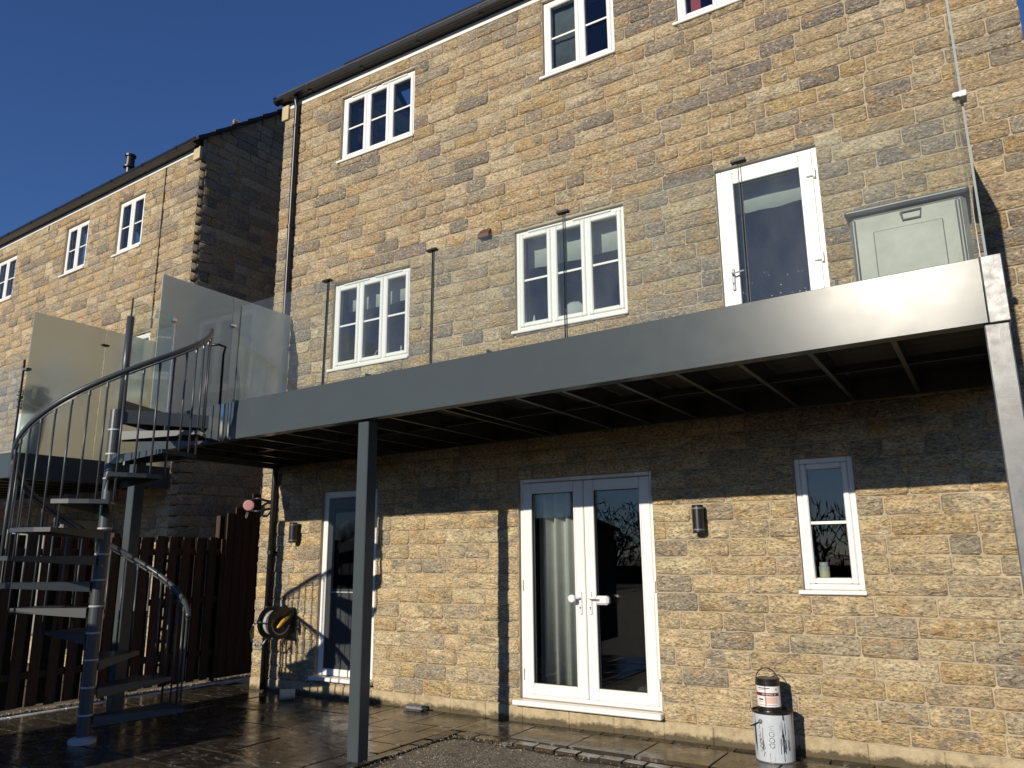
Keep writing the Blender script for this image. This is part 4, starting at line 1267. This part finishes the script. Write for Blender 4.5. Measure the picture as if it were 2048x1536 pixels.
BC = Vector((1.715, -.30, 0.0)); BR = .150
bk = thing('bucket', 'large dented white metal bucket with black scrawl and drips, under the paint tin', 'bucket', tuple(BC))
b = B(); b.lathe([(BR * .94, .004), (BR * .955, .012), (BR * .985, .16), (BR, .30), (BR * 1.0, .345)], tuple(BC), 'z', 48)
def dent(x, y, z):
    v = Vector((x - BC.x, y - BC.y)); a = math.atan2(v.y, v.x); k = 1 - .05 * math.exp(-((a + 1.35) / .22) ** 2 - ((z - .08) / .09) ** 2) - .025 * math.exp(-((a + 1.0) / .18) ** 2 - ((z - .14) / .07) ** 2)
    return (BC.x + v.x * k, BC.y + v.y * k, z)
b.map(dent); b.build('shell', M['bucket'], bk, smooth=False)
b = B(); b.lathe([(BR * 1.0, .340), (BR * 1.03, .345), (BR * 1.03, .357), (BR * .97, .357), (BR * .95, .346)], tuple(BC), 'z', 48); b.build('rim', M['black'], bk)
b = B(); b.lathe([(BR * .96, 0), (BR * .965, .008)], tuple(BC), 'z', 40); b.build('foot_rim', M['galv'], bk)
def cyl(a, r_, z): return (BC.x + r_ * math.cos(a), BC.y + r_ * math.sin(a), z)
aE = R(-112)
b = B(); b.lathe([(0.016, -.004), (0.016, .008), (0.008, .014)], (0, 0, 0), 'y', 14)
rotE = Matrix.Rotation(aE + math.pi / 2, 3, 'Z'); pE = Vector(cyl(aE, BR * 1.01, .29))
b.map(lambda x, y, z: tuple(rotE @ Vector((x, -y, z)) + pE)); b.build('handle_ear', M['galv'], bk)
b = B(); b.tube([cyl(aE, BR * 1.06, .29), cyl(aE - .35, BR * 1.09, .262), cyl(aE - .75, BR * 1.12, .238), cyl(aE - 1.15, BR * 1.15, .225), cyl(aE - 1.5, BR * 1.15, .22)], .0045, 7); b.build('bail_handle', M['black'], bk, smooth=True)

def text_on_cyl(txt, size, centre, radius, ang, z, name, m, parent, vertical=False):
    cu = bpy.data.curves.new('txt', 'FONT'); cu.body = txt; cu.size = size; cu.align_x = 'CENTER'; cu.align_y = 'CENTER'
    ob = bpy.data.objects.new('txt', cu); COL.objects.link(ob)
    dg = bpy.context.evaluated_depsgraph_get()
    me = bpy.data.meshes.new_from_object(ob.evaluated_get(dg))
    bpy.data.objects.remove(ob)
    b = B(); pts = []
    for v in me.vertices:
        x, y = v.co.x, v.co.y
        if vertical: x, y = y, -x
        a = ang + x / radius
        pts.append((centre.x + radius * math.cos(a), centre.y + radius * math.sin(a), z + y))
    b.add(pts, [tuple(p.vertices) for p in me.polygons])
    bpy.data.meshes.remove(me)
    return b.build(name, m, parent)
aC = math.atan2(CAM.y - BC.y, CAM.x - BC.x)
def stroke(pts_, r_, nm, parent, centre, rad, m):
    b = B(); b.tube([(centre.x + rad * math.cos(a), centre.y + rad * math.sin(a), z) for a, z in pts_], r_, 5); b.build(nm, m, parent)
# hand-scrawled WOOD, reading downwards
for i, L in enumerate((((0, 0), (.25, 1), (.5, .35), (.75, 1), (1, 0)), 'O', 'O', ((0, 0), (0, 1), (.55, .95), (.9, .5), (.5, .05), (0, 0)))):
    if L == 'O': L = [(.5 + .5 * math.cos(t_), .5 + .5 * math.sin(t_)) for t_ in [2 * math.pi * q / 12 + .4 for q in range(13)]]
    zt = .265 - i * .042
    pts_ = [(aC - .13 + (.036 * (1 - v if i == 0 else v) - .016) / BR, zt - .034 * u) for u, v in L]
    stroke(pts_, .0013, 'handwriting', bk, BC, BR * .99 + .0008, M['ink'])
for k in range(22):
    a = aC + rnd.choice((rnd.uniform(.35, .85), rnd.uniform(-1.0, -.55), rnd.uniform(.3, .6))); z = rnd.uniform(.16, .33); L = rnd.uniform(.03, .15)
    pts_ = [(a + rnd.uniform(-.015, .015), z - L * i / 4) for i in range(5)]
    stroke(pts_, rnd.uniform(.0009, .0022), 'paint_drip', bk, BC, BR * .985 + .0005, M['ink'])
for k in range(4):
    a = aC + rnd.uniform(-.75, -.5); z = .12 + .03 * k
    pts_ = [(a + .05 * math.sin(i * 1.3), z - .008 * i + .012 * math.cos(i * 1.9)) for i in range(9)]
    stroke(pts_, .0014, 'handwriting', bk, BC, BR * .985 + .001, M['ink'])

TC = Vector((1.700, -.305, .347)); TR = .088
tin = thing('paint_tin', 'small black-topped tin with a white and maroon label on top of the bucket', 'paint tin', tuple(TC))
b = B(); b.lathe([(TR, .0), (TR, .005), (TR * .985, .01), (TR * .985, .225), (TR * 1.01, .23), (TR * 1.01, .24), (TR * .9, .242), (TR * .88, .236)], tuple(TC), 'z', 40); b.build('can', M['black'], tin, smooth=False)
b = B(); b.lathe([(TR * .87, .235), (TR * .87, .238)], tuple(TC), 'z', 32); b.build('lid', M['lidtop'], tin)
def patch(a0_, a1_, z0_, z1_, rad, nm, m):
    b = B(); n = 30; vv = []
    for i in range(n + 1):
        a = a0_ + (a1_ - a0_) * i / n
        vv += [(TC.x + rad * math.cos(a), TC.y + rad * math.sin(a), TC.z + z0_), (TC.x + rad * math.cos(a), TC.y + rad * math.sin(a), TC.z + z1_)]
    b.add(vv, [(2 * i, 2 * i + 2, 2 * i + 3, 2 * i + 1) for i in range(n)]); return b.build(nm, m, tin)
aT = math.atan2(CAM.y - TC.y, CAM.x - TC.x)
patch(aT - 1.7, aT + 1.35, .040, .188, TR * .985 + .001, 'paper_label', M['label'])
patch(aT - 1.7, aT + .95, .118, .142, TR * .985 + .0016, 'label_band', M['band'])
patch(aT - .35, aT + .75, .065, .112, TR * .985 + .0016, 'label_box', M['salmon'])
patch(aT - .95, aT - .5, .088, .098, TR * .985 + .0022, 'label_line', M['ink'])
for i, (q0, q1, z_) in enumerate(((-.95, .1, .172), (-.9, -.1, .163), (-.95, .7, .052), (-.95, -.55, .076))):
    patch(aT + q0, aT + q1, z_, z_ + (.006 if i < 1 else .0025), TR * .985 + .0022, 'label_line', M['ink'])
patch(aT + .62, aT + .72, .160, .174, TR * .985 + .0022, 'label_mark', M['ink'])
text_on_cyl('VINAMAC 41', .019, TC, TR * .985 + .0024, aT + .02, TC.z + .130, 'label_text', M['label'], tin)
for da in (-.35, -.28):
    stroke([(aT + da + .02 * i / 6, TC.z + .225 - .03 * i) for i in range(7)], .0012, 'paint_drip', tin, TC, TR * .985 + .002, M['ink'])
b = B(); hh = []
side = Vector((CR.x, CR.y, 0)).normalized()
for i in range(17):
    a = math.pi * i / 16
    p = TC + side * (-TR * 1.06 * math.cos(a)) + Vector((0, 0, .195 + .115 * math.sin(a))) + Vector((-.02, .02, 0)) * math.sin(a)
    hh.append(tuple(p))
b.tube(hh, .0042, 7); b.build('wire_handle', M['black'], tin, smooth=True)

b = B(); b.box((-2.02, -.19, .0), (-1.80, -.09, .045), .02)
br = thing('scrubbing_brush', 'dark grey bristly brush head lying at the foot of the wall', 'brush', (-1.91, -.14, 0))
b.build('brush_back', M['grey_cover'], br)
b = B()
for k in range(260):
    x = rnd.uniform(-2.02, -1.80); y = rnd.choice((-.19, -.195, -.09)) + rnd.uniform(-.006, .006); b.add([(x - .003, y, .003), (x + .003, y, .003), (x + rnd.uniform(-.006, .006), y - .014, .03)], [(0, 1, 2)])
for k in range(420):
    x = rnd.uniform(-2.01, -1.81); y = rnd.uniform(-.18, -.10); b.add([(x - .003, y, .043), (x + .003, y, .043), (x + rnd.uniform(-.006, .006), y + rnd.uniform(-.006, .006), .060)], [(0, 1, 2)])
o = b.build('bristles', simple('grey_bristle', (0.14, 0.13, 0.135), .8, var=.3, scale=60), br); o['kind'] = 'stuff'
b = B(); b.box((-1.80, -.16, .008), (-1.755, -.12, .034), .006); b.build('socket', M['black'], br)

TB = Vector((-3.60, -.42, .0))
b = B()
b.lathe([(0.030, 0), (0.052, .0), (0.055, .006), (0.055, .16), (0.050, .166), (0.044, .16)], (0, 0, 0), 'x', 22)
rt = Matrix.Rotation(R(48), 3, 'Z')
b.map(lambda x, y, z: tuple(rt @ Vector((x, y, z)) + TB + Vector((0, 0, .058))))
single(b, 'tub', simple('cream_tub', (0.52, 0.48, 0.37), .5, var=.08, scale=14), 'cream cylindrical tub lying on its side on the wet paving', 'tub', tuple(TB))

# ------------------------------------------------------------------ bare hedge and trees beyond the garden (mirrored in the lower glass)
b = B()
def branch(p, d, L, r_, depth):
    q = p + d * L
    b.tube([p, q], [r_, r_ * .7], 3, cap=False)
    if depth == 0: return
    for k in range(3 if depth > 1 else 4):
        nd_ = (d + Vector((rnd.gauss(0, .45), rnd.gauss(0, .45), rnd.gauss(.10, .3)))).normalized()
        branch(p + d * L * rnd.uniform(.55, 1.0), nd_, L * rnd.uniform(.55, .8), r_ * .62, depth - 1)
for k in range(26):
    x = -34 + k * 2.3 + rnd.uniform(-.8, .8); y = -34 + rnd.uniform(-3, 3)
    branch(Vector((x, y, -.1)), Vector((rnd.gauss(0, .08), rnd.gauss(0, .08), 1)).normalized(), rnd.uniform(1.2, 2.0), .16, 4)
for k in range(9000):
    x = rnd.uniform(-45, 35); y = -36 + rnd.uniform(-1.5, 1.5); z = rnd.random() ** 1.6 * 4.2 + .5 * math.sin(x * .7)
    s = rnd.uniform(.18, .5)
    u = Vector((rnd.gauss(0, .5), rnd.gauss(0, .4), rnd.gauss(.6, .6))).normalized(); w = u.cross(Vector((0, 1, 0))).normalized()
    c = Vector((x, y, z)); b.add([c - u * s, c + w * .035, c + u * s, c - w * .035], [(0, 1, 2, 3)])
b.box((-45, -38.6, -.1), (35, -38.2, 0.9))
tl = struct(b, 'tree_line', M['twig'], 'stuff')
for o in bpy.data.objects:
    if '_o' in o: del o['_o']
